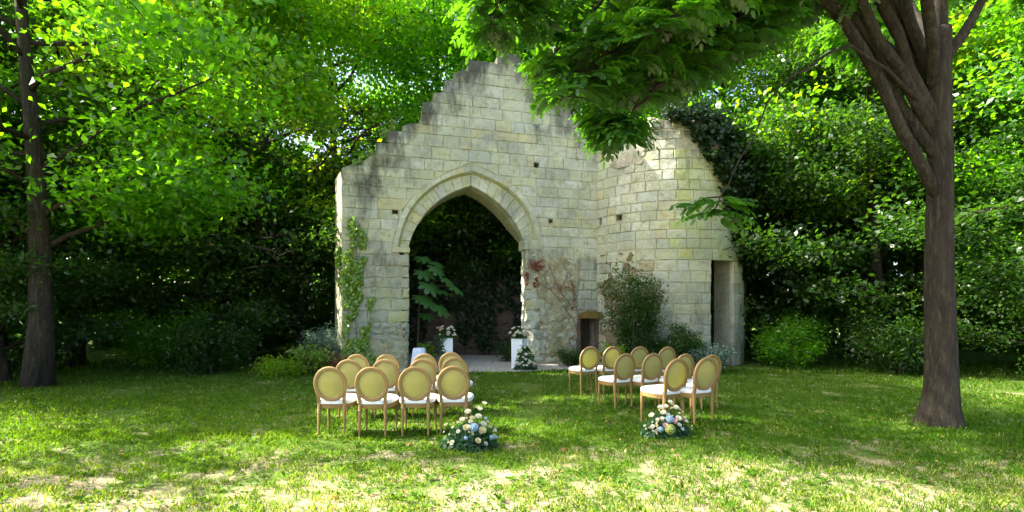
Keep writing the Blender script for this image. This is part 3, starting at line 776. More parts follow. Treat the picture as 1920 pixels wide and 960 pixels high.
TREES = [
 ('broad', -10.6, 10.8, 'big spreading tree on the left lawn edge nearest to the chairs', .95, .9, 'leaf_a'),
 ('broad', -6.6, 18.6, 'bright green tree behind the left shoulder of the gable wall', 1., .3, 'leaf_a'),
 ('light', -8.6, 16.4, 'sunlit yellow green tree left of the gable wall', 1., 1.1, 'leaf_y'),
 ('tall', -3.2, 21.0, 'tall green tree rising behind the stepped left slope of the gable', .95, 2., 'leaf_a'),
 ('broad', .4, 22.0, 'green tree whose crown shows over the tip of the gable', 1., 4., 'leaf_a'),
 ('tall', 4.2, 22.0, 'tall tree behind the corner of gable and tower', .95, .6, 'leaf_b'),
 ('broad', 8.6, 20.6, 'dense tree close behind the round tower', 1.0, 2.8, 'leaf_a'),
 ('light', 12.4, 18.0, 'light green tree to the right of the round tower', 1., 5., 'leaf_y'),
 ('low', -6.9, 16.6, 'low dark tree filling the gap left of the wall foot', 1., .2, 'leaf_b'),
 ('low', -9.8, 17.6, 'low dark tree deep behind the left edge of the wall', 1.1, 1.7, 'leaf_b'),
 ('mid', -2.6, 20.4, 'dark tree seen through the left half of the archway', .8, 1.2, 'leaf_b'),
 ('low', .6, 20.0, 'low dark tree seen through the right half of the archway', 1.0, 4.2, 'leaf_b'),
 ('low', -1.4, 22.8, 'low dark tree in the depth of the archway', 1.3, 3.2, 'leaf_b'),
 ('mid', -13.2, 15.0, 'leafy tree at the left side of the lawn beside the wood', 1., 3., 'leaf_a'),
 ('mid', -16.5, 12.4, 'leafy tree standing far left on the lawn edge', .95, 5., 'leaf_a'),
 ('low', -12.2, 12.0, 'low bushy tree on the left lawn edge', .75, 2.2, 'leaf_b'),
 ('broad', -13.4, 21.0, 'big tree behind the left lawn edge', 1., 1.5, 'leaf_a'),
 ('tall', -19.5, 18.5, 'tall tree at the far left of the wood', .95, .9, 'leaf_b'),
 ('mid', 11.4, 15.2, 'leafy tree right of the tower, its crown against the tower side', .95, .4, 'leaf_a'),
 ('low', 9.6, 17.4, 'low dark tree squeezed behind the right side of the tower', 1.1, 2.6, 'leaf_b'),
 ('mid', 15.2, 12.4, 'leafy tree on the right lawn edge', 1., 2.1, 'leaf_a'),
 ('broad', 16.0, 19.0, 'big tree behind the right lawn edge', 1., 3.5, 'leaf_a'),
 ('low', 12.8, 11.8, 'low bushy tree on the right lawn edge', .7, 4.4, 'leaf_b'),
 ('tall', 21.0, 17.0, 'tall tree at the far right of the wood', .95, 2.4, 'leaf_a'),
 ('low', 18.2, 10.6, 'low bushy tree at the far right lawn edge', .85, .4, 'leaf_b'),
 ('low', -17.6, 9.8, 'low bushy tree at the far left lawn edge', .8, .8, 'leaf_b'),
]
for k, x, y, lab, sc, rz, mt in TREES: tree(k, x, y, lab, sc, rz, mat=mt)
# the depth of the wood
def wood():
    g = np.random.RandomState(17); n = 52000
    a = g.uniform(-1.25, 1.25, n); d = g.uniform(27, 36, n); cl = np.array([mnoise.noise(Vector((q*6, z*.3, 1))) for q, z in zip(a, d)])
    P = np.stack([np.sin(a)*d, np.cos(a)*d, g.uniform(0, 1, n)**1.1*(9.5+3.5*cl)], 1)
    V, F = leaf_cloud(P, .55, g, .5, .7); tag(link('wood', np_mesh('wood', V, F), M['leaf_b']), kind='stuff')
wood()

# the overhanging tree with pinnate leaves
def overhang():
    r = random.Random(33)
    root = tag(empty('ash_tree', (6.4, 7.4, 0)), 'overhanging tree on the right with long pinnate leaves drooping into the view', 'tree')
    t = MB(); tr = [(6.4, 7.4, -.2), (6.35, 7.35, 1.5), (6.3, 7.3, 3.2), (6.35, 7.4, 5.2), (6.5, 7.6, 7.5), (6.5, 7.8, 10)]
    rg = []
    for i in range(41):
        k = i/40; z = -.15+k*6; c = Vector(tr[1])*0+Vector((6.38-.07*math.sin(min(1, z/3.2)*1.6)+.02*math.sin(z*2.1), 7.38-.07*min(1, max(0, z)/3)+.02*math.cos(z*1.7), z))
        R0 = .20-.012*z+.17*math.exp(-max(0, z+.15)*3.2)
        rg.append([c+Vector((math.cos(a), math.sin(a), 0))*R0*(1+.09*math.exp(-z*1.5)*math.sin(a*5+1)+.055*mnoise.noise(Vector((math.cos(a)*7, math.sin(a)*7, z*1.4)))+.05*mnoise.noise(Vector((math.cos(a)*2.5, math.sin(a)*2.5, z*.8)))) for a in np.linspace(0, 2*math.pi, 41)[:-1]])
    t.loft(rg); t.tube(tr[3:], [.14, .11, .05], 10)
    limbs = [
     [(6.3, 7.3, 3.3), (4.6, 7.0, 6.0), (2.9, 6.6, 6.5), (1.75, 6.3, 5.6), (1.15, 6.2, 4.9), (.8, 6.25, 4.55), (.6, 6.3, 4.35)],
     [(6.32, 7.35, 4.2), (4.6, 7.0, 6.6), (3.3, 6.7, 6.5), (2.5, 6.6, 5.6), (2.1, 6.5, 4.8), (1.66, 6.5, 4.4), (1.42, 6.5, 4.05), (1.36, 6.5, 3.95)],
     [(6.35, 7.4, 5.2), (4, 6.7, 7.6), (2, 6.3, 7.6), (.7, 6.0, 6.6), (.1, 5.9, 5.8), (-.12, 5.9, 5.4), (-.25, 5.9, 5.1)],
     [(6.3, 7.3, 3.9), (5, 7.5, 6.2), (3.9, 7.6, 6.4), (3.2, 7.6, 6.0), (2.4, 7.6, 5.4), (1.9, 7.6, 5.0)],
     [(6.35, 7.4, 5.), (4.6, 8.0, 7.2), (3.2, 8.2, 7.4), (2.0, 8.2, 6.6), (1.4, 8.2, 6.0), (.9, 8.2, 5.6)],
     [(6.5, 7.6, 7.2), (4.8, 6.9, 9), (2.8, 6.8, 9.2), (1.0, 6.8, 8.6), (.0, 6.8, 7.8)],
     [(6.5, 7.6, 7.4), (5.2, 8.8, 8.8), (3.6, 9.2, 9), (2.4, 9.4, 8.3), (1.6, 9.4, 7.5)],
     [(6.35, 7.4, 4.8), (5.2, 6.3, 6.4), (4.0, 5.8, 6.8), (3.0, 5.6, 6.3), (2.2, 5.6, 5.5), (1.7, 5.6, 4.9)],
     [(6.35, 7.4, 5.0), (4.8, 7.2, 7.0), (3.0, 7.0, 7.2), (1.6, 7.0, 6.4), (.9, 7.0, 5.7), (.5, 7.0, 5.2)],
     [(6.35, 7.4, 5.0), (4.8, 6.6, 7.0), (3.4, 6.3, 7.4), (2.2, 6.2, 6.8), (1.3, 6.1, 6.0)],
     [(6.35, 7.4, 5.2), (7.4, 7.6, 6.8), (8.4, 7.8, 7.2), (9.2, 7.9, 6.8)],
     [(6.35, 7.4, 5.6), (6.9, 8.8, 7.4), (7.2, 10, 7.8), (7.2, 10.8, 7.4)],
     [(6.4, 7.5, 6.4), (7.4, 6.4, 8.2), (8.2, 5.6, 8.6), (8.8, 5.2, 8.2)],
     [(6.3, 7.3, 4.4), (4.6, 7.2, 6.4), (3.2, 6.9, 6.1), (2.4, 6.8, 5.3), (1.9, 6.7, 4.85)],
     [(6.3, 7.3, 4.4), (5.0, 7.0, 6.5), (3.8, 6.7, 6.3), (3.0, 6.5, 5.6), (2.5, 6.4, 5.1)],
     [(6.3, 7.3, 4.6), (4.6, 6.8, 5.4), (3.4, 6.4, 4.6), (2.75, 6.15, 3.4), (2.42, 6.05, 2.9)],
    ]
    SPR = len(limbs)-1
    def hangs(p, li):                                # how low the sprays may hang along the limbs
        qx, qz = p.x*6.3/p.y, 1.74+(p.z-1.74)*6.3/p.y
        lim = 9 if qx < -.5 else 5.02 if qx < .12 else 5.35 if qx < .36 else 4.42 if qx < 1.04 else 3.85 if qx < 1.45 else 4.42 if qx < 2.0 else 4.6
        return not (2.3 < qx < 2.8 and qz > 2.7) if li == SPR else qz < lim
    spots = []
    for li, L in enumerate(limbs):
        L = [Vector(p) for p in L]; fine = []
        for a, b in zip(L, L[1:]):
            for k in range(5): fine.append(a.lerp(b, k/5))
        fine.append(L[-1])
        fine = [fine[0]]+[(fine[i-1]+fine[i]*2+fine[i+1])/4+Vector((r.uniform(-1, 1), r.uniform(-1, 1), r.uniform(-1, 1)))*.03 for i in range(1, len(fine)-1)]+[fine[-1]]
        m = len(fine); t.tube(fine, [max(.008, (.03 if li == SPR else .085)*(1-i/m)**1.2) for i in range(m)], 7)
        for i in range(m//4, m):
            s = i/m
            nt_ = 5 if (li == 1 and s > .75) else 4 if i > m*.45 else 2
            if li == SPR: nt_ = 1
            if li == SPR and s < .84: continue
            for q in range(nt_):
                az = r.uniform(0, 2*math.pi); ln = r.uniform(.35, 1.1)*(1.15-s*.75)
                if li == 1 and s > .75: ln *= .6
                if li == SPR: ln *= .7
                e = fine[i]+Vector((math.cos(az)*ln, math.sin(az)*ln*.9, r.uniform(-.35, .3)*ln-.05))
                if hangs(e, li): continue
                t.tube([fine[i], fine[i].lerp(e, .5)+Vector((0, 0, .04)), e], [.011, .008, .004], 4, False)
                for u in (.35, .6, .8, 1.): spots.append((fine[i].lerp(e, u), (e-fine[i]).normalized(), li))
        spots += [(fine[-1], (fine[-1]-fine[-2]).normalized(), li)]*3
    t.build('trunk', M['bark'], root, True, True)
    Vs, Fs = [], []; b = 0
    for p, d, li in spots:
        for rep in range(1 if r.random() < .75 else 2):
            if hangs(p, li): continue
            az = r.uniform(0, 2*math.pi); hd = Vector((math.cos(az), math.sin(az), 0))*.9+Vector((d.x, d.y, 0))*.9
            hd.normalize(); L = r.uniform(.3, .48); nl = r.choice((5, 6, 7)); side = hd.cross(Vector((0, 0, 1))).normalized()
            e0 = r.uniform(-.1, .35); sag = r.uniform(.5, 1.3)
            q = p.copy(); ang = e0; pts = [q.copy()]; dirs = []
            for i in range(nl+2):
                dr = hd*math.cos(ang)+Vector((0, 0, 1))*math.sin(ang); dirs.append(dr); q = q+dr*(L/(nl+1)); pts.append(q.copy()); ang -= sag/(nl+1)
            roll = r.uniform(-.5, .5)
            for i in range(1, nl+2):
                dr = dirs[i]; upv = side.cross(dr).normalized(); sd = side*math.cos(roll)+upv*math.sin(roll)
                prof = math.sin(math.pi*(.22+.7*i/(nl+1.5)))
                for sgn in ((-1, 1) if i <= nl else (0,)):
                    ll = .135*prof*r.uniform(.85, 1.15) if sgn else .1
                    ld = (sd*sgn*.88+dr*.55+Vector((0, 0, -.22))).normalized() if sgn else dr
                    nrm = ld.cross(sd if not sgn else dr).normalized(); wv = nrm.cross(ld).normalized()*ll*.23
                    a = pts[i]; fo = Vector((0, 0, .012))
                    Vs += [a, a+ld*ll*.3+wv+fo, a+ld*ll*.68+wv*.85, a+ld*ll, a+ld*ll*.68-wv*.85, a+ld*ll*.3-wv+fo]
                    Fs.append(tuple(range(b, b+6))); b += 6
    me = np_mesh('crown', [tuple(v) for v in Vs], Fs); c = link('crown', me, M['leaf_walnut'], None); c.parent = root; carve_world(c); c.location = -root.location
overhang()

# ------------------------------------------------------------------ climbers and shrubs
def climber(name, label, cat, blobs, mapf, mat, leaf, n, stems, seed, out=.09, group=None, nb=.25, thick=None):
    g = np.random.RandomState(seed); r = random.Random(seed); P, Nn = [], []
    wts = np.array([b[2]*b[3]*b[4] for b in blobs]); wts = wts/wts.sum()
    for i in g.choice(len(blobs), n, p=wts):
        u, v, su, sv, _ = blobs[i]; a = g.uniform(0, 2*math.pi); q = math.sqrt(g.uniform(0, 1))
        uu, vv = u+math.cos(a)*q*su+g.normal()*.03, v+math.sin(a)*q*sv+g.normal()*.03
        if mnoise.noise(Vector((uu*3.5, vv*3.5, seed))) < -nb: continue
        th = out if thick is None else thick*(1-q*.6)
        d = .02+abs(g.normal())*th; p = mapf(uu, max(.02, vv), d); p2 = mapf(uu, vv, d+1); P.append(tuple(p)); nn = (p2-mapf(uu, vv, d)); Nn.append((nn.x, nn.y, .45))
    root = tag(empty(name, mapf(stems[0][0][0], 0, .05)), label, cat, group)
    V, F = leaf_cloud(np.array(P), leaf, g, nrm=np.array(Nn), nj=.7, asp=.85, shape='hex'); link('foliage', np_mesh('foliage', V, F), M[mat], root, True)
    t = MB()
    for st in stems:
        pts = []
        for a, b in zip(st, st[1:]):
            for k in range(4): q = k/4; pts.append(mapf(a[0]*(1-q)+b[0]*q+r.uniform(-.025, .025), a[1]*(1-q)+b[1]*q, .045))
        pts.append(mapf(*st[-1], .045)); t.tube(pts, [.010*(1-.6*i/len(pts)) for i in range(len(pts))], 5)
    t.build('stem', M['stem'], root, False, True); return root
climber('ivy', 'bright green ivy climbing the left pier of the archway', 'ivy',
  [(.30, 4.0, .14, .25, .8), (.45, 3.6, .2, .35, 1.3), (.35, 3.1, .3, .3, 1.2), (.28, 2.6, .28, .35, 1.2), (.3, 2.1, .24, .35, 1.1), (.25, 1.7, .18, .3, 1), (.12, 1.1, .07, .35, .5), (.42, .5, .36, .38, 1.1), (.62, 1.0, .12, .35, .6), (.76, 1.6, .05, .4, .6), (.80, 1.95, .12, .07, .9), (.15, .25, .2, .25, .8), (1.0, .22, .45, .16, .6)],
  wm, 'ivy', .085, 4300, [[(.35, 0), (.4, 1.0), (.3, 2.0), (.4, 3.2), (.35, 4.2)], [(.5, 0), (.66, .9), (.76, 1.5), (.8, 1.95)], [(.2, 0), (.12, 1.2)]], 41, .07)
climber('ivy', 'small ivy strand hanging round the left edge of the gable wall', 'ivy',
  [(-.06, 3.2, .09, .45, 1), (-.05, 2.6, .07, .3, .7)], lambda u, v, n: wm(u, v, -.12+n*.6), 'ivy', .085, 420, [[(-.02, 1.8), (-.05, 2.6), (-.04, 3.6)]], 42, .06)
climber('red_creeper', 'red leaved creeper on the right pier of the archway', 'creeper',
  [(5.45, 2.75, .2, .10, .5), (5.6, 3.1, .15, .3, .35), (5.7, 2.55, .15, .15, .3), (5.8, 3.1, .12, .3, .3), (5.5, 2.45, .14, .08, .6)], wm, 'red_leaf', .07, 330,
  [[(7.0, 1.3), (6.6, 1.8), (6.2, 2.3), (5.9, 2.8), (5.75, 3.4)], [(6.2, 2.3), (5.8, 2.5), (5.5, 2.7)], [(7.1, 1.5), (6.95, 2.1), (6.8, 2.8), (6.5, 3.3)], [(7.05, .1), (7.05, .8), (7.0, 1.3)]], 43, .06, nb=.12)
climber('creeper', 'thin brownish creeper trailing over the plaster of the right pier', 'creeper',
  [(6.2, 3.3, .35, .15, .4), (6.5, 2.3, .3, .35, .4), (6.9, 2.1, .12, .5, .4)], wm, 'brown_leaf', .05, 330, [[(6.9, 1.7), (6.5, 2.3), (6.1, 3.1)], [(6.5, 2.3), (6.75, 2.9)]], 44, .04, nb=.0)
climber('ivy', 'dark ivy spilling over the top of the round tower', 'ivy',
  [(rad(a)*TR, z, .26, h, 1) for a, z, h in ((-10, 7.4, .22), (-5, 7.4, .3), (1, 7.3, .42), (7, 7.1, .6), (13, 6.9, .8), (18, 6.6, .9), (24, 6.3, 1.2), (30, 5.9, 1.5), (37, 5.5, 1.9), (45, 5.2, 2.2), (54, 5., 2.4), (64, 5, 2.5), (74, 5, 2.5))],
  tm, 'ivy_dark', .11, 15000, [[(rad(70)*TR, 0), (rad(60)*TR, 3), (rad(40)*TR, 6), (rad(15)*TR, 7.2), (rad(-8)*TR, 7.35)]], 45, .13, thick=.34)
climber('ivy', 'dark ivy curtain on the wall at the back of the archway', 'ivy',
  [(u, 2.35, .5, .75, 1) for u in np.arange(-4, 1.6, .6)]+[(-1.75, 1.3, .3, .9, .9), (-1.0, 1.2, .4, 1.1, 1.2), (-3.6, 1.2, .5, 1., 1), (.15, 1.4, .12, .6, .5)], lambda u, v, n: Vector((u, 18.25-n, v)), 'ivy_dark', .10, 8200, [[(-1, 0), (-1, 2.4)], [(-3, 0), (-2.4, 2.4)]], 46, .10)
climber('creeper', 'leafy weeds on the left slope of the broken gable', 'creeper',
  [(.75, 6.15, .2, .1, 1), (1.2, 6.75, .12, .2, 1), (1.4, 7.0, .1, .25, .9), (.45, 5.9, .15, .1, .8)], lambda u, v, n: wm(u, v, -.3+n), 'ivy', .07, 260, [[(.6, 5.6), (.8, 6.2)], [(1.2, 6.4), (1.4, 7.1)]], 47, .08, nb=.3)

def shrub(name, label, cat, x, y, h, R, leaf, n, mat, seed, nst=9, z0=0., flat=1., group=None, asp=.5, spread=.5):
    g = np.random.RandomState(seed); r = random.Random(seed); t = MB(); C_ = []
    root = tag(empty(name, (x, y, gz(x, y))), label, cat, group)
    for i in range(nst):
        a = 2.4*i+r.uniform(-.4, .4); rr = R*r.uniform(.35, 1); hh = h*r.uniform(.55, 1)*(1-.25*rr/R)
        e = Vector((math.cos(a)*rr, math.sin(a)*rr*flat, hh)); b = Vector((math.cos(a)*R*.12, math.sin(a)*R*.12, -.03))
        m = b.lerp(e, .5)+Vector((0, 0, hh*.12)); t.tube([b, m, e], [.016, .011, .004], 5)
        for k in range(7):
            s = .25+.75*k/6; p = (b.lerp(m, s*2) if s < .5 else m.lerp(e, s*2-1))
            C_.append(p+Vector((r.uniform(-1, 1), r.uniform(-1, 1)*flat, r.uniform(-.6, .6)))*R*.28)
    Cn = np.array([tuple(c) for c in C_]); i = g.randint(0, len(Cn), n); sg = R*.16*spread*2
    P = Cn[i]+g.normal(size=(n, 3))*np.array([sg, sg*flat, sg*.8]); P[:, 2] = np.maximum(P[:, 2], .02)
    V, F = leaf_cloud(P, leaf, g, .6, asp, shape='hex' if n < 5000 else 'rhomb'); link('stem', t.mesh('stem'), M['stem'], root)
    link('foliage', np_mesh('foliage', V, F), M[mat], root); return root
shrub('wall_shrub', 'large dark green shrub leaning against the round tower', 'shrub', 3.45, 13.95, 3.35, .82, .085, 8000, 'leaf_b', 51, 17, flat=.6, asp=.45, spread=.65)
shrub('wall_shrub', 'dark green shrub at the tower foot right of the large shrub', 'shrub', 4.55, 13.75, 1.35, .6, .075, 5200, 'leaf_b', 52)
shrub('wall_shrub', 'bluish green low shrub at the tower doorway', 'shrub', 5.35, 13.5, .95, .55, .07, 4200, 'grey_leaf', 53)
shrub('leafy_bush', 'small bright green bush under the large dark shrub', 'shrub', 2.82, 13.75, .95, .36, .08, 1500, 'leaf_y', 54)
shrub('grey_shrub', 'grey green feathery shrub left of the wall foot', 'shrub', -5.35, 14.1, 1.35, .6, .10, 3600, 'grey_leaf', 55, 14, asp=.16)
shrub('undergrowth_bush', 'tangled brownish green bush at the left wall foot', 'shrub', -5.35, 13.2, .85, .55, .075, 1900, 'ivy', 56, 12)
shrub('undergrowth_bush', 'dry reddish bush beside the left wall foot', 'shrub', -4.85, 13.45, .6, .3, .06, 700, 'brown_leaf', 57, 9)
shrub('undergrowth_bush', 'sunny low green bush left of the chair rows', 'shrub', -5.9, 12.6, .5, .6, .07, 2000, 'leaf_y', 58, 10)
shrub('fern', 'dark fern clump at the foot of the right pier', 'fern', 1.75, 14.75, .6, .45, .09, 1500, 'leaf_b', 59, 12, asp=.25)
shrub('fern', 'small weed clump between pier and corner recess', 'fern', 2.25, 14.6, .42, .35, .07, 900, 'ivy', 60, 9, asp=.3)
shrub('fern', 'green fern inside the archway behind the right pedestal', 'fern', -.1, 16.0, .75, .4, .11, 800, 'leaf_b', 61, 11, asp=.25)
shrub('leafy_bush', 'low leafy plant at the foot of the left pier by the white cloth', 'shrub', -2.55, 14.9, .75, .36, .17, 180, 'ivy', 62, 8, asp=.4)
for i, (x, y, h, R, lab) in enumerate([(-8.0, 13.3, 1.6, 1.0, 'rounded bush on the left lawn edge next to the undergrowth'), (-10.0, 14.0, 1.9, 1.2, 'broad bush on the left lawn edge behind the big spreading tree'), (-14.6, 11.0, 1.9, 1.3, 'broad bush far left on the lawn edge'),
     (8.2, 14.6, 1.7, .9, 'rounded bush at the right foot of the tower'), (10.2, 13.2, 1.9, 1.2, 'broad bush on the right lawn edge'), (15.0, 10.6, 1.8, 1.2, 'broad bush far right on the lawn edge')]):
    shrub('lawn_edge_bush', lab, 'shrub', x, y, h, R, .10, 6500, ('leaf_b', 'leaf_a')[i % 2], 70+i, 14, group='bushes along the lawn edge')

# plant with big palmate leaves behind the left pier
def palmate():
    r = random.Random(81); bx, by = -2.95, 15.35
    root = tag(empty('palmate_plant', (bx, by, 0)), 'plant with huge lobed leaves growing inside the archway behind the left pier', 'plant')
    t = MB(); t.tube([(bx, by, -.05), (bx+.05, by, 1.2), (bx+.1, by-.05, 2.2)], [.045, .035, .025], 7)
    lv = [(-2.66, 15.0, 2.85, .66), (-2.28, 14.95, 2.95, .6), (-1.98, 15.0, 2.62, .56), (-1.72, 14.9, 2.38, .62), (-2.48, 14.9, 2.45, .72), (-2.72, 14.9, 2.1, .6), (-2.52, 14.85, 1.95, .56), (-2.15, 14.9, 1.78, .68), (-2.05, 15.1, 2.25, .5), (-2.75, 15.2, 3.3, .5), (-2.6, 15.1, 1.55, .5), (-2.35, 15.4, 3.15, .5)]
    for x, y, z, D in lv:
        c = Vector((x, y, z)); b = Vector((bx+.1, by-.05, min(2.2, z-.1)))
        t.tube([b, b.lerp(c, .5)+Vector((0, 0, .14)), c], [.013, .010, .007], 5, False)
        o = Vector((c.x-bx, -.45, 0)).normalized(); tilt = r.uniform(.35, .8)
        ax = (o*math.cos(tilt)-Vector((0, 0, 1))*math.sin(tilt)).normalized(); sd = ax.cross(Vector((0, 0, 1))).normalized(); nm = sd.cross(ax).normalized()
        vs = [c+nm*.02]; ln = []
        for k in range(57):
            a = -2.45+4.9*k/56; ph = (k/56*7) % 1
            lobe = .52+.48*math.sin(math.pi*ph)**.7; big = .72+.28*math.cos(a*.62)
            tooth = 1+.05*((k % 2)*2-1); q = D*.62*lobe*big*tooth
            vs.append(c+(ax*math.cos(a)+sd*math.sin(a))*q*r.uniform(.96, 1.04)-nm*.55*q*q/D+nm*(.03*math.sin(math.pi*ph)))
        m = MB(); m.add(vs, [(0, k, k+1) for k in range(1, 57)]); m.build('leaf', M['big_leaf'], root, True, True)
    t.build('stem', M['stem'], root, True, True)
palmate()

# ------------------------------------------------------------------ chairs
def sup(cx, cy, ax, ay, n, m, tw=0., p=.55):
    """rounded seat outline; tw narrows the back"""
    out = []
    for k in range(m):
        a = 2*math.pi*k/m; c, s = math.cos(a), math.sin(a)
        x = math.copysign(abs(c)**p, c)*ax; y = math.copysign(abs(s)**p, s)*ay
        out.append((cx+x*(1+tw*(y/ay)), cy+y))
    return out
def make_chair():
    root = empty('banquet_chair', (0, 0, 0))
    O = lambda d: sup(0, .215, .245+d, .235+d, 0, 36, .10)
    m = MB(); m.loft([[(x, y, z) for x, y in O(d)] for z, d in ((.392, -.016), (.396, -.006), (.418, -.002), (.421, -.008), (.43, -.008), (.433, 0), (.452, 0), (.456, -.008))])
    m.build('seat_rail', M['oak'], root)
    m = MB(); m.loft([[(x, y, z) for x, y in O(d)] for z, d in ((.457, -.010), (.468, .008), (.485, .014), (.502, .008), (.517, -.012), (.528, -.05), (.534, -.11))])
    c = m.build('seat_cushion', M['seat_cloth'], root, True)
    m = MB(); m.tube([(x, y, .4625) for x, y in O(.006)]+[(*O(.006)[0], .4625)], .006, 5); m.build('piping', M['seat_cloth'], c, True)
    for s in (-1, 1):
        def leg(x0, y0, x1, y1, nm, post):
            m = MB(); z = [(.0, .0135), (.012, .016), (.03, .013), (.20, .0185), (.345, .0235), (.352, .019), (.36, .027), (.372, .027), (.378, .022), (.384, .025), (.40, .026), (.445, .026)]
            m.tube([(x0+(x1-x0)*q/.445, y0+(y1-y0)*q/.445, q) for q, _ in z], [rr for _, rr in z], 12)
            if post: m.loft([[(x1*k+sx*.021+dx, yy+sy*.016, zz) for sx, sy in ((-1, -1), (1, -1), (1, 1), (-1, 1))] for zz, yy, k, dx in ((.395, y1, 1, 0), (.47, y1-.004, 1, 0), (.53, -.022, 1., 0), (.60, -.034, 1.08, 0), (.635, -.040, 1.13, 0))])
            m.build('leg', M['oak'], root)
        leg(s*.175, -.02, s*.172, .0, 'b', True); leg(s*.215, .42, s*.212, .405, 'f', False)
    # oval back
    zc, ax, az = .728, .200, .212; tl = .17
    def bp(a, e, d): x = math.cos(a)*(ax+e); z = math.sin(a)*(az+e); return (x, -.012-(zc+z-.45)*tl*.9-d, zc+z)
    prof = [(-.026, .0), (-.026, .012), (-.016, .0195), (-.010, .016), (.0, .019), (.012, .02), (.024, .014), (.029, 0), (.024, -.014), (.012, -.02), (.0, -.019), (-.010, -.016), (-.016, -.0195), (-.026, -.012)]
    m = MB(); K = 48; m.loft([[bp(2*math.pi*k/K, e, d) for e, d in prof] for k in range(K+1)], False); m.build('back_frame', M['oak'], root)
    m = MB()
    for sg in (1, -1):
        rg = [[bp(2*math.pi*k/K, -.026-(ax-.02)*q, sg*(.006+.02*(1-(1-q)**2.2))) for k in range(K)] for q in (-.02, .04, .12, .3, .6, .97)]
        for row in rg:                                # close in z as well as in x
            pass
        rr = []
        for q in (1.02, .96, .88, .7, .4, .02):
            rr.append([(math.cos(2*math.pi*k/K)*(ax-.026)*q, -.012-(zc+math.sin(2*math.pi*k/K)*(az-.026)*q-.45)*tl*.9-sg*(.004+.014*(1-q**2.5)), zc+math.sin(2*math.pi*k/K)*(az-.026)*q) for k in range(K)])
        b = MB(); b.loft(rr, False); m.add(b.v, b.f+[tuple(range(5*K, 6*K))])
    m.build('back_panel', M['linen'], root, True)
    return root
def X(px, d): return (px-960)/930*d
CH = [  # x, y, heading to the left in degrees, label, group
 (X(620, 6.62), 6.62, -2, 'leftmost oval backed chair of the nearest left row'),
 (X(697, 6.62), 6.62, -1, 'second chair from the left in the nearest left row'),
 (X(778, 6.70), 6.70, 1, 'third chair from the left in the nearest left row'),
 (X(850, 6.80), 6.80, 2, 'aisle chair of the nearest left row beside the blue and white flowers'),
 (X(655, 7.75), 7.75, -3, 'leftmost chair of the middle left row'),
 (X(723, 7.85), 7.85, -4, 'second chair from the left in the middle left row'),
 (X(793, 7.95), 7.95, -3, 'third chair from the left in the middle left row'),
 (X(853.5, 8.15), 8.15, 0, 'aisle chair of the middle left row'),
 (X(671, 8.65), 8.65, -4, 'leftmost chair of the left row nearest the archway'),
 (X(727, 8.70), 8.70, -6, 'second chair from the left in the left row nearest the archway'),
 (X(797, 8.80), 8.80, -3, 'third chair from the left in the left row nearest the archway'),
 (X(846, 9.00), 9.00, 0, 'aisle chair of the left row nearest the archway'),
 (X(1104, 10.0), 10.0, 20, 'aisle chair of the right row nearest the archway'),
 (X(1146, 10.05), 10.05, 20, 'second chair from the aisle in the right row nearest the archway'),
 (X(1197, 10.05), 10.05, 19, 'third chair from the aisle in the right row nearest the archway'),
 (X(1248, 10.0), 10.0, 22, 'outer chair of the right row nearest the archway'),
 (X(1169, 8.6), 8.6, 24, 'aisle chair of the middle right row'),
 (X(1221, 8.6), 8.6, 23, 'second chair from the aisle in the middle right row'),
 (X(1280, 8.5), 8.5, 24, 'third chair from the aisle in the middle right row'),
 (X(1331, 8.4), 8.4, 24, 'outer chair of the middle right row'),
 (X(1265, 6.95), 6.95, 27, 'aisle chair of the nearest right row behind the white flowers'),
 (X(1320, 6.92), 6.92, 26, 'second chair from the aisle in the nearest right row'),
]
proto = make_chair()
for i, (x, y, hd, lab) in enumerate(CH):
    o = proto if i == 0 else copy_tree(proto)
    o.location = (x, y+.05, gz(x, y+.2)-.004); o.rotation_euler = (0, 0, rad(hd))
    tag(o, lab, 'chair', 'oval backed chairs set out in rows on the lawn')

# ------------------------------------------------------------------ flowers
def rose_mesh():
    r = random.Random(9); m = MB()
    for ring, (k, R, h, op, wdt) in enumerate(((3, .26, .86, -.5, .6), (4, .44, .88, -.35, .72), (5, .66, .84, -.1, .85), (6, .86, .72, .15, .9))):
        for i in range(k):
            a = 2*math.pi*i/k+ring*.6+r.uniform(-.1, .1); vs = []
            for j in range(4):
                t = j/3; rr = R*(.25+.75*t**.7)+op*.28*t*t; z = h*(t-.25*op*t*t)
                for q in (-1, 0, 1):
                    b = a+q*wdt*(.5+.4*math.sin(math.pi*min(t, .9)))*.95
                    vs.append((math.cos(b)*rr*(1-.06*abs(q)), math.sin(b)*rr*(1-.06*abs(q)), z-.08*abs(q)*t+r.uniform(-.02, .02)))
            m.add(vs, [(j*3+q, j*3+q+1, j*3+q+4, j*3+q+3) for j in range(3) for q in range(2)])
    return m.mesh('rose', True)
def hydrangea_mesh(seed=2):
    g = np.random.RandomState(seed); m = MB()
    for i in range(60):
        z = 1-1.45*(i+.5)/60; a = i*2.4; q = math.sqrt(max(0, 1-z*z)); d = Vector((math.cos(a)*q, math.sin(a)*q, z)); s = d.cross(Vector((0, 0, 1))).normalized() if abs(z) < .98 else Vector((1, 0, 0)); t = d.cross(s)
        a0 = g.uniform(0, 1.5)
        for k in range(4):
            e = a0+k*math.pi/2; u = s*math.cos(e)+t*math.sin(e); v = -s*math.sin(e)+t*math.cos(e); c = d*(.88+g.uniform(0, .12))
            m.add([c, c+u*.13+v*.11+d*.02, c+u*.24+d*.03, c+u*.13-v*.11+d*.02], [(0, 1, 2, 3)])
    return m.mesh('hydrangea')
ROSE, HYD = rose_mesh(), hydrangea_mesh()
_bl = {}
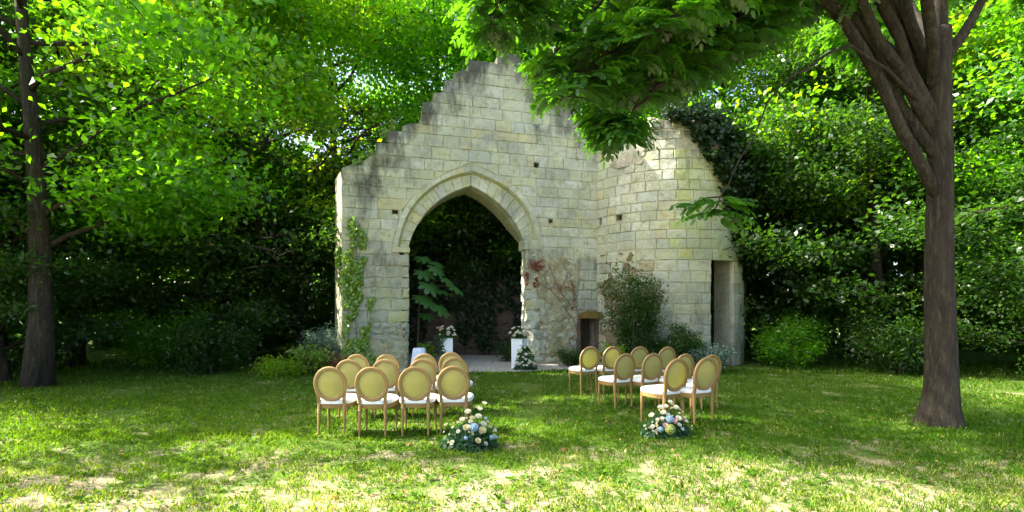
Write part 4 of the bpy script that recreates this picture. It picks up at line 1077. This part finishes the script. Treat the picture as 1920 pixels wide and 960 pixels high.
def bloom(root, kind, p, s, mat, nrm):
    base = ROSE if kind == 'rose' else HYD
    key = (kind, mat)
    if key not in _bl:
        me = base.copy(); me.materials.clear(); me.materials.append(M[mat]); _bl[key] = me
    o = bpy.data.objects.new(kind, _bl[key]); COL.objects.link(o); o.parent = root; o.location = p; o.scale = (s, s, s)
    o.rotation_mode = 'QUATERNION'; o.rotation_quaternion = Vector(nrm).normalized().to_track_quat('Z', 'Y') @ Quaternion((0, 0, 1), rng.uniform(0, 6))
    return o
def arrangement(label, loc, W, D, H, blooms, nleaf, seed, leaf=.075, mat='eucalyptus', spikes=0, fh=.8):
    g = np.random.RandomState(seed); r = random.Random(seed)
    root = tag(empty('flower_arrangement', loc), label, 'flowers', 'flower arrangements')
    n = nleaf; a = g.uniform(0, 2*math.pi, n); q = np.sqrt(g.uniform(0, 1, n)); z = g.uniform(0, 1, n)**1.6
    k = np.sqrt(np.maximum(.05, 1-z**1.4)); P = np.stack([np.cos(a)*q*W*k, np.sin(a)*q*D*k, z*H*fh+.01], 1)
    V, F = leaf_cloud(P, leaf, g, nrm=np.stack([np.cos(a)*q, np.sin(a)*q-.3, np.full(n, .8)], 1), nj=.9, asp=.42, shape='hex')
    link('foliage', np_mesh('foliage', V, F), M[mat], root)
    t = MB()
    for kind, x, z, s, mt in blooms:
        e = 1-(x/(W*1.05))**2-(z/(H*1.05))**2; y = -D*.85*math.sqrt(max(0, e))
        p = Vector((x, y, z)); t.tube([(x*.15, y*.1, .02), (x*.6, y*.5, z*.6), tuple(p)], [.004, .003, .003], 4, False)
        bloom(root, kind, p, s*(1.15 if kind == 'rose' else 1.), mt, (x*.9, y-.10, .20+z*.5))
    for i in range(spikes):
        a = r.uniform(0, 2*math.pi); L = r.uniform(.75, 1.15); e = Vector((math.cos(a)*W*L, math.sin(a)*D*L, r.uniform(.02, .16)))
        t.tube([(0, 0, .03), (e.x*.6, e.y*.6, e.z+.03), tuple(e)], [.004, .003, .002], 4, False)
        for k in range(9):
            s = .4+.6*k/8; b = Vector((e.x*s, e.y*s, e.z*s+.02))
            for sg in (-1, 1):
                d = (Vector((e.x, e.y, 0)).normalized()*.6+Vector((-e.y, e.x, 0)).normalized()*sg+Vector((0, 0, .15))).normalized()*.065
                w_ = Vector((-d.y, d.x, 0))*.14; t.add([b, b+d*.5+w_, b+d, b+d*.5-w_], [(0, 1, 2, 3)])
    t.build('stem', M['eucalyptus'], root); return root
sL = 147.7
wl = [(850, 560, .036), (815, 595, .036), (715, 615, .042), (805, 655, .044), (672, 675, .036), (755, 660, .032), (848, 715, .040), (710, 740, .046), (840, 765, .048), (805, 845, .036), (590, 865, .034), (870, 875, .026), (945, 778, .026), (640, 770, .026), (740, 690, .03), (905, 740, .02)]
B1 = [('rose', (x/4.8+730-880)/sL, max(.05, (835-640-y/4.8)/sL), s, 'petal_cream' if i in (5, 7, 9, 8) else 'petal_white') for i, (x, y, s) in enumerate(wl)]
_r = random.Random(5)
def filler(W, H, n): return [('rose', math.cos(a)*W*q, .06+math.sin(a)*H*q, _r.uniform(.012, .02), _r.choice(('petal_white', 'petal_cream'))) for a, q in ((_r.uniform(.05, 3.1), _r.uniform(.4, 1.05)) for _ in range(n))]
B1 += filler(.38, .34, 22)
B1 += [('hydrangea', (x/4.8+730-880)/sL, (835-640-y/4.8)/sL, s, 'petal_blue') for x, y, s in ((772, 728, .056), (705, 815, .026), (925, 825, .03), (960, 830, .022), (870, 665, .02))]
arrangement('white roses with blue hydrangeas on the grass beside the left chairs', (-.535, 6.22, gz(-.535, 6.22)), .37, .28, .54, B1, 950, 91, spikes=14, fh=.52)
sR = 143.
wr = [(375, 593, .034), (275, 640, .04), (320, 630, .036), (418, 640, .04), (290, 685, .04), (190, 715, .038), (275, 735, .03), (235, 745, .026), (425, 735, .042), (385, 755, .038), (510, 762, .028), (495, 730, .024), (300, 795, .034), (190, 815, .032), (218, 850, .022), (430, 790, .03), (130, 815, .022), (460, 830, .026), (330, 700, .03)]
B2 = [('rose', (x/5.33+1180-1246)/sR, max(.06, (803-630-y/5.33)/sR), s, 'petal_pink' if i in (9, 12) else 'petal_white') for i, (x, y, s) in enumerate(wr)]
B2 += filler(.34, .34, 22)
B2 += [('hydrangea', (x/5.33+1180-1246)/sR, (803-630-y/5.33)/sR, s, mt) for x, y, s, mt in ((345, 730, .054, 'petal_blue'), (255, 830, .04, 'petal_blue'), (342, 822, .068, 'petal_lime'), (475, 825, .02, 'petal_blue'))]
arrangement('white and pink flowers with a green hydrangea beside the right chairs', (2.0, 6.46, gz(2.0, 6.46)), .33, .27, .44, B2, 900, 92, spikes=12, fh=.6)

# altar pedestals with bouquets
def pedestal(x, y, h, lab, rz):
    root = tag(empty('pedestal', (x, y, .02), rz), lab, 'pedestal', 'white flower pedestals in the archway')
    m = MB(); bw = .165
    m.loft([[(sx*bw*k, sy*bw*k, z) for sx, sy in ((-1, -1), (1, -1), (1, 1), (-1, 1))] for z, k in ((0, .985), (.006, 1), (h-.006, 1), (h, .985))])
    m.build('plinth', M['white_paint'], root); return root
pedestal(.20, 14.15, .86, 'white square pedestal in front of the right side of the archway', rad(-24))
pedestal(-1.90, 14.35, .86, 'white square pedestal in front of the left side of the archway', rad(14))
r = random.Random(77)
def rand_blooms(n, W, H, cols, s0, s1):
    out = []
    for i in range(n):
        a = r.uniform(.1, math.pi-.1); q = r.uniform(.25, .98); out.append(('rose', math.cos(a)*W*q, .05+math.sin(a)*H*q*.95, r.uniform(s0, s1), r.choice(cols)))
    return out
arrangement('bouquet of white and pink flowers on top of the right pedestal', (.20, 14.15, .885), .27, .24, .34, rand_blooms(24, .27, .32, ['petal_white', 'petal_white', 'petal_white', 'petal_white', 'petal_white', 'petal_pink'], .03, .055), 420, 93, .07, 'leaf_b')
arrangement('loose bouquet of white and pink flowers on top of the left pedestal', (-1.90, 14.35, .885), .36, .26, .36, rand_blooms(24, .34, .33, ['petal_white', 'petal_white', 'petal_white', 'petal_white', 'petal_pink'], .028, .05), 480, 94, .075, 'leaf_b')
sP = 65.7
B3 = [('rose', (760+x/7.68-984)/sP, max(.06, (692-590-y/7.68)/sP), s, 'petal_white') for x, y, s in ((1650, 535, .085), (1730, 575, .062), (1625, 605, .05), (1712, 480, .048), (1722, 640, .045), (1610, 695, .055), (1642, 705, .05), (1795, 675, .042), (1832, 700, .04), (1765, 690, .045), (1680, 680, .04), (1770, 655, .04), (1660, 450, .035), (1625, 500, .03), (1690, 610, .04), (1740, 720, .04), (1860, 690, .03), (1700, 720, .035), (1600, 640, .03))]
arrangement('cascade of white roses and greenery at the foot of the right pedestal', (.37, 13.92, .02), .34, .22, .80, B3, 1100, 95, .075, 'eucalyptus')
def trail():  # leaves added to imitate the green reflection in the pedestal's front
    root = tag(empty('reflection_leaves', (-1.93, 14.16, .0)), 'added leaves standing in for a leafy reflection on the left pedestal', 'reflection_leaves')
    g = np.random.RandomState(8); n = 260; z = g.uniform(.05, .9, n); x = -1.99+.05*np.sin(z*7)+g.normal(size=n)*.05*(.5+z); P = np.stack([x, 14.15-np.abs(g.normal(size=n))*.025, z], 1)
    V, F = leaf_cloud(P, .06, g, nrm=np.tile((0, -1., .3), (n, 1)), asp=.5, shape='hex'); link('foliage', np_mesh('foliage', V, F), M['eucalyptus'], root, True)
    m = MB(); m.tube([(-1.99+.05*math.sin(z*7), 14.15, z) for z in np.linspace(.04, .9, 12)], .004, 4); m.build('stem', M['eucalyptus'], root, False, True)
trail()
# small table draped with a pale cloth
def draped():
    x, y = X(786, 14.0), 14.0; root = tag(empty('draped_table', (x, y, .02)), 'small low table draped in a pale blue white cloth by the left pier', 'table')
    h = .60; rr = []
    for z, k, f in ((h, .02, 0), (h, .13, 0), (h-.004, .155, 0), (h-.03, .165, .004), (h-.2, .18, .012), (h-.4, .20, .02), (.03, .22, .028)):
        rr.append([(math.copysign(abs(math.cos(a))**.55, math.cos(a))*(k+f*math.sin(a*9)), math.copysign(abs(math.sin(a))**.55, math.sin(a))*(k+f*math.sin(a*9)), z) for a in np.linspace(0, 2*math.pi, 61)[:-1]])
    m = MB(); m.loft(rr, False); m.add([(p[0], p[1], p[2]) for p in rr[0]], [tuple(range(60))]); m.build('tablecloth', M['cloth'], root, True)
    for sx in (-1, 1):
        for sy in (-1, 1):
            m = MB(); m.box((sx*.1, sy*.1, .285), (.028, .028, .57)); m.build('leg', M['oak'], root)
    m = MB(); m.box((0, 0, .58), (.26, .26, .02)); m.build('tabletop', M['oak'], root)
draped()

# ------------------------------------------------------------------ grass, weeds, fallen leaves
def grass():
    g = np.random.RandomState(4)
    def sample(n, y0, y1, pw):
        y = y0+(y1-y0)*g.uniform(0, 1, n)**pw; x = g.uniform(-1.3, 1.3, n)*(y+.8); return x, y
    xs_, ys_, hs, ws = [], [], [], []
    for n, y0, y1, hh, ww in ((150000, 3.0, 7.0, .042, .0042), (130000, 6.5, 13.9, .046, .0075), (14000, 13.0, 16, .09, .012)):
        x, y = sample(n, y0, y1, 1.0); xs_.append(x); ys_.append(y); hs.append(np.full(n, hh)); ws.append(np.full(n, ww))
    x = np.concatenate(xs_); y = np.concatenate(ys_); h = np.concatenate(hs); w_ = np.concatenate(ws)
    keep = np.array([(mnoise.fractal(Vector((a*1.3, b*1.3, 5)), 1., 2., 4) > -.28-.25*rnd) for a, b, rnd in zip(x, y, g.uniform(0, 1, len(x)))])
    keep &= ~((np.array([mnoise.fractal(Vector((a*1.1, b*2.2, 15)), 1., 2., 4) for a, b in zip(x, y)]) > .05+.18*np.clip((y-5.2), 0, 5)+.25*np.clip(x+.6, 0, 9)) & (g.uniform(0, 1, len(x)) < .8))
    keep &= ~((y > 13.35+np.maximum(0, x)*.40) & (x > -4.7) & (x < 4)) & ~((y > 13.9) & (np.abs(x) < 8))
    cl = np.array([mnoise.noise(Vector((a*9, b*9, 2))) for a, b in zip(x, y)]); keep &= (cl > -.28+.3*(g.uniform(0, 1, len(x))-.5))
    x, y, h, w_, cl = x[keep], y[keep], h[keep], w_[keep], cl[keep]; n = len(x)
    z = np.array([gz(a, b) for a, b in zip(x, y)])
    h = h*g.uniform(.5, 1.3, n)*(1+.9*cl); a = g.uniform(0, 2*math.pi, n); b = g.uniform(0, 2*math.pi, n); bend = h*g.uniform(.2, 1.1, n)
    sx, sy = np.cos(a)*w_, np.sin(a)*w_; dx, dy = np.cos(b)*bend, np.sin(b)*bend
    V = np.stack([np.stack([x-sx, y-sy, z-.005], 1), np.stack([x+sx, y+sy, z-.005], 1), np.stack([x+sx*.8+dx*.4, y+sy*.8+dy*.4, z+h*.6], 1), np.stack([x+dx, y+dy, z+h], 1), np.stack([x-sx*.8+dx*.4, y-sy*.8+dy*.4, z+h*.6], 1)], 1).reshape(-1, 3)
    dn = np.array([mnoise.fractal(Vector((a*.9, b*1.6, 25)), 1., 2., 4) for a, b in zip(x, y)])
    dry = (.54*np.clip((6.3-y)/1.6, 0, 1)+.55*dn-.02) > g.uniform(0, 1, n)
    Vg = V.reshape(n, 5, 3)
    for nm, k, mt in (('grass', ~dry, 'grass'), ('dry_grass', dry, 'dry_grass')):
        q = Vg[k].reshape(-1, 3); tag(link(nm, np_mesh(nm, q, np.arange(len(q)).reshape(-1, 5)), M[mt]), kind='stuff')
    # clover and plantain leaves low in the turf
    n = 48000; x, y = sample(n, 3.2, 9.5, .8); k = np.array([mnoise.noise(Vector((a*1.7, b*1.7, 8))) > -.05 for a, b in zip(x, y)]); x, y = x[k], y[k]
    P = np.stack([x, y, np.array([gz(a, b) for a, b in zip(x, y)])+g.uniform(.006, .04, len(x))], 1)
    V, F = leaf_cloud(P, .03, g, 1., .75, nj=.6, shape='hex'); tag(link('clover', np_mesh('clover', V, F), M['weed']), kind='stuff')
    Vr, k = [], 0
    for _ in range(420):
        yy = 3.4+6.5*g.uniform(0, 1)**1.2; xx = g.uniform(-1.2, 1.2)*(yy+.6); z0 = gz(xx, yy)+.008; nl_ = g.randint(5, 10); a0 = g.uniform(0, 6)
        for q in range(nl_):
            a = a0+q*2*math.pi/nl_+g.uniform(-.3, .3); L = g.uniform(.035, .085); wd = L*g.uniform(.16, .3); c, s_ = math.cos(a), math.sin(a); up = g.uniform(.15, .8)*L
            for t, w2, zz in ((.05, .3, 0), (.35, -.9, .6), (.7, -.9, 1.), (1., 0, .75), (.7, .9, 1.), (.35, .9, .6)): Vr.append((xx+c*L*t-s_*wd*w2, yy+s_*L*t+c*wd*w2, z0+up*zz))
    tag(link('weeds', np_mesh('weeds', Vr, np.arange(len(Vr)).reshape(-1, 6)), M['weed']), kind='stuff')
    n = 2600; x, y = sample(n, 3.3, 13, .9); P = np.stack([x, y, np.array([gz(a, b) for a, b in zip(x, y)])+g.uniform(.006, .03, n)], 1)
    V, F = leaf_cloud(P, .035, g, .9, .6, nj=.8, shape='hex'); tag(link('leaf_litter', np_mesh('leaf_litter', V, F), M['brown_leaf']), kind='stuff')
grass()
def fallen():
    r = random.Random(6)
    pos = [(X(768, 6.15), 6.15, .10), (X(800, 6.3), 6.3, .06), (X(765, 5.0), 5.0, .06), (X(627, 4.45), 4.45, .07), (X(696, 4.5), 4.5, .05), (X(757, 4.6), 4.6, .07), (X(1060, 5.9), 5.9, .09), (X(1140, 7.4), 7.4, .1), (X(1000, 6.1), 6.1, .08), (X(1272, 4.75), 4.75, .06), (X(1100, 4.6), 4.6, .05), (X(1182, 5.9), 5.9, .06), (X(1310, 4.5), 4.5, .05), (X(675, 5.0), 5., .06)]
    labs = {0: 'large brown leaf on the grass in front of the third left chair', 1: 'brown leaf on the grass between the third left chair and the blue flowers', 6: 'brown leaf mid lawn where the shade meets the sunny grass', 7: 'dry brown leaf on the grass by the aisle chair of the middle right row'}
    for li, (x, y, s) in enumerate(pos):
        vs = []; m = MB(); K = 9
        for k in range(K):
            t = k/(K-1); wd = math.sin(math.pi*t)**.8*s*.32; cu = .25*s*math.sin(math.pi*t)
            for q in (-1, 0, 1): vs.append((q*wd, (t-.5)*s, cu+abs(q)*wd*.6))
        m.add(vs, [(k*3+q, k*3+q+1, k*3+q+4, k*3+q+3) for k in range(K-1) for q in range(2)])
        m.tube([(0, -.5*s, 0), (0, -.7*s, .01)], .0015, 4)
        o = m.build('fallen_leaf', M['brown_leaf'], None, True); o.location = (x, y, gz(x, y)+.025); o.rotation_euler = (r.uniform(-.4, .4), r.uniform(-.4, .4), r.uniform(0, 6))
        tag(o, labs.get(li, 'small curled dry brown leaf lying on the foreground grass'), 'leaf', 'fallen leaves on the lawn')
fallen()
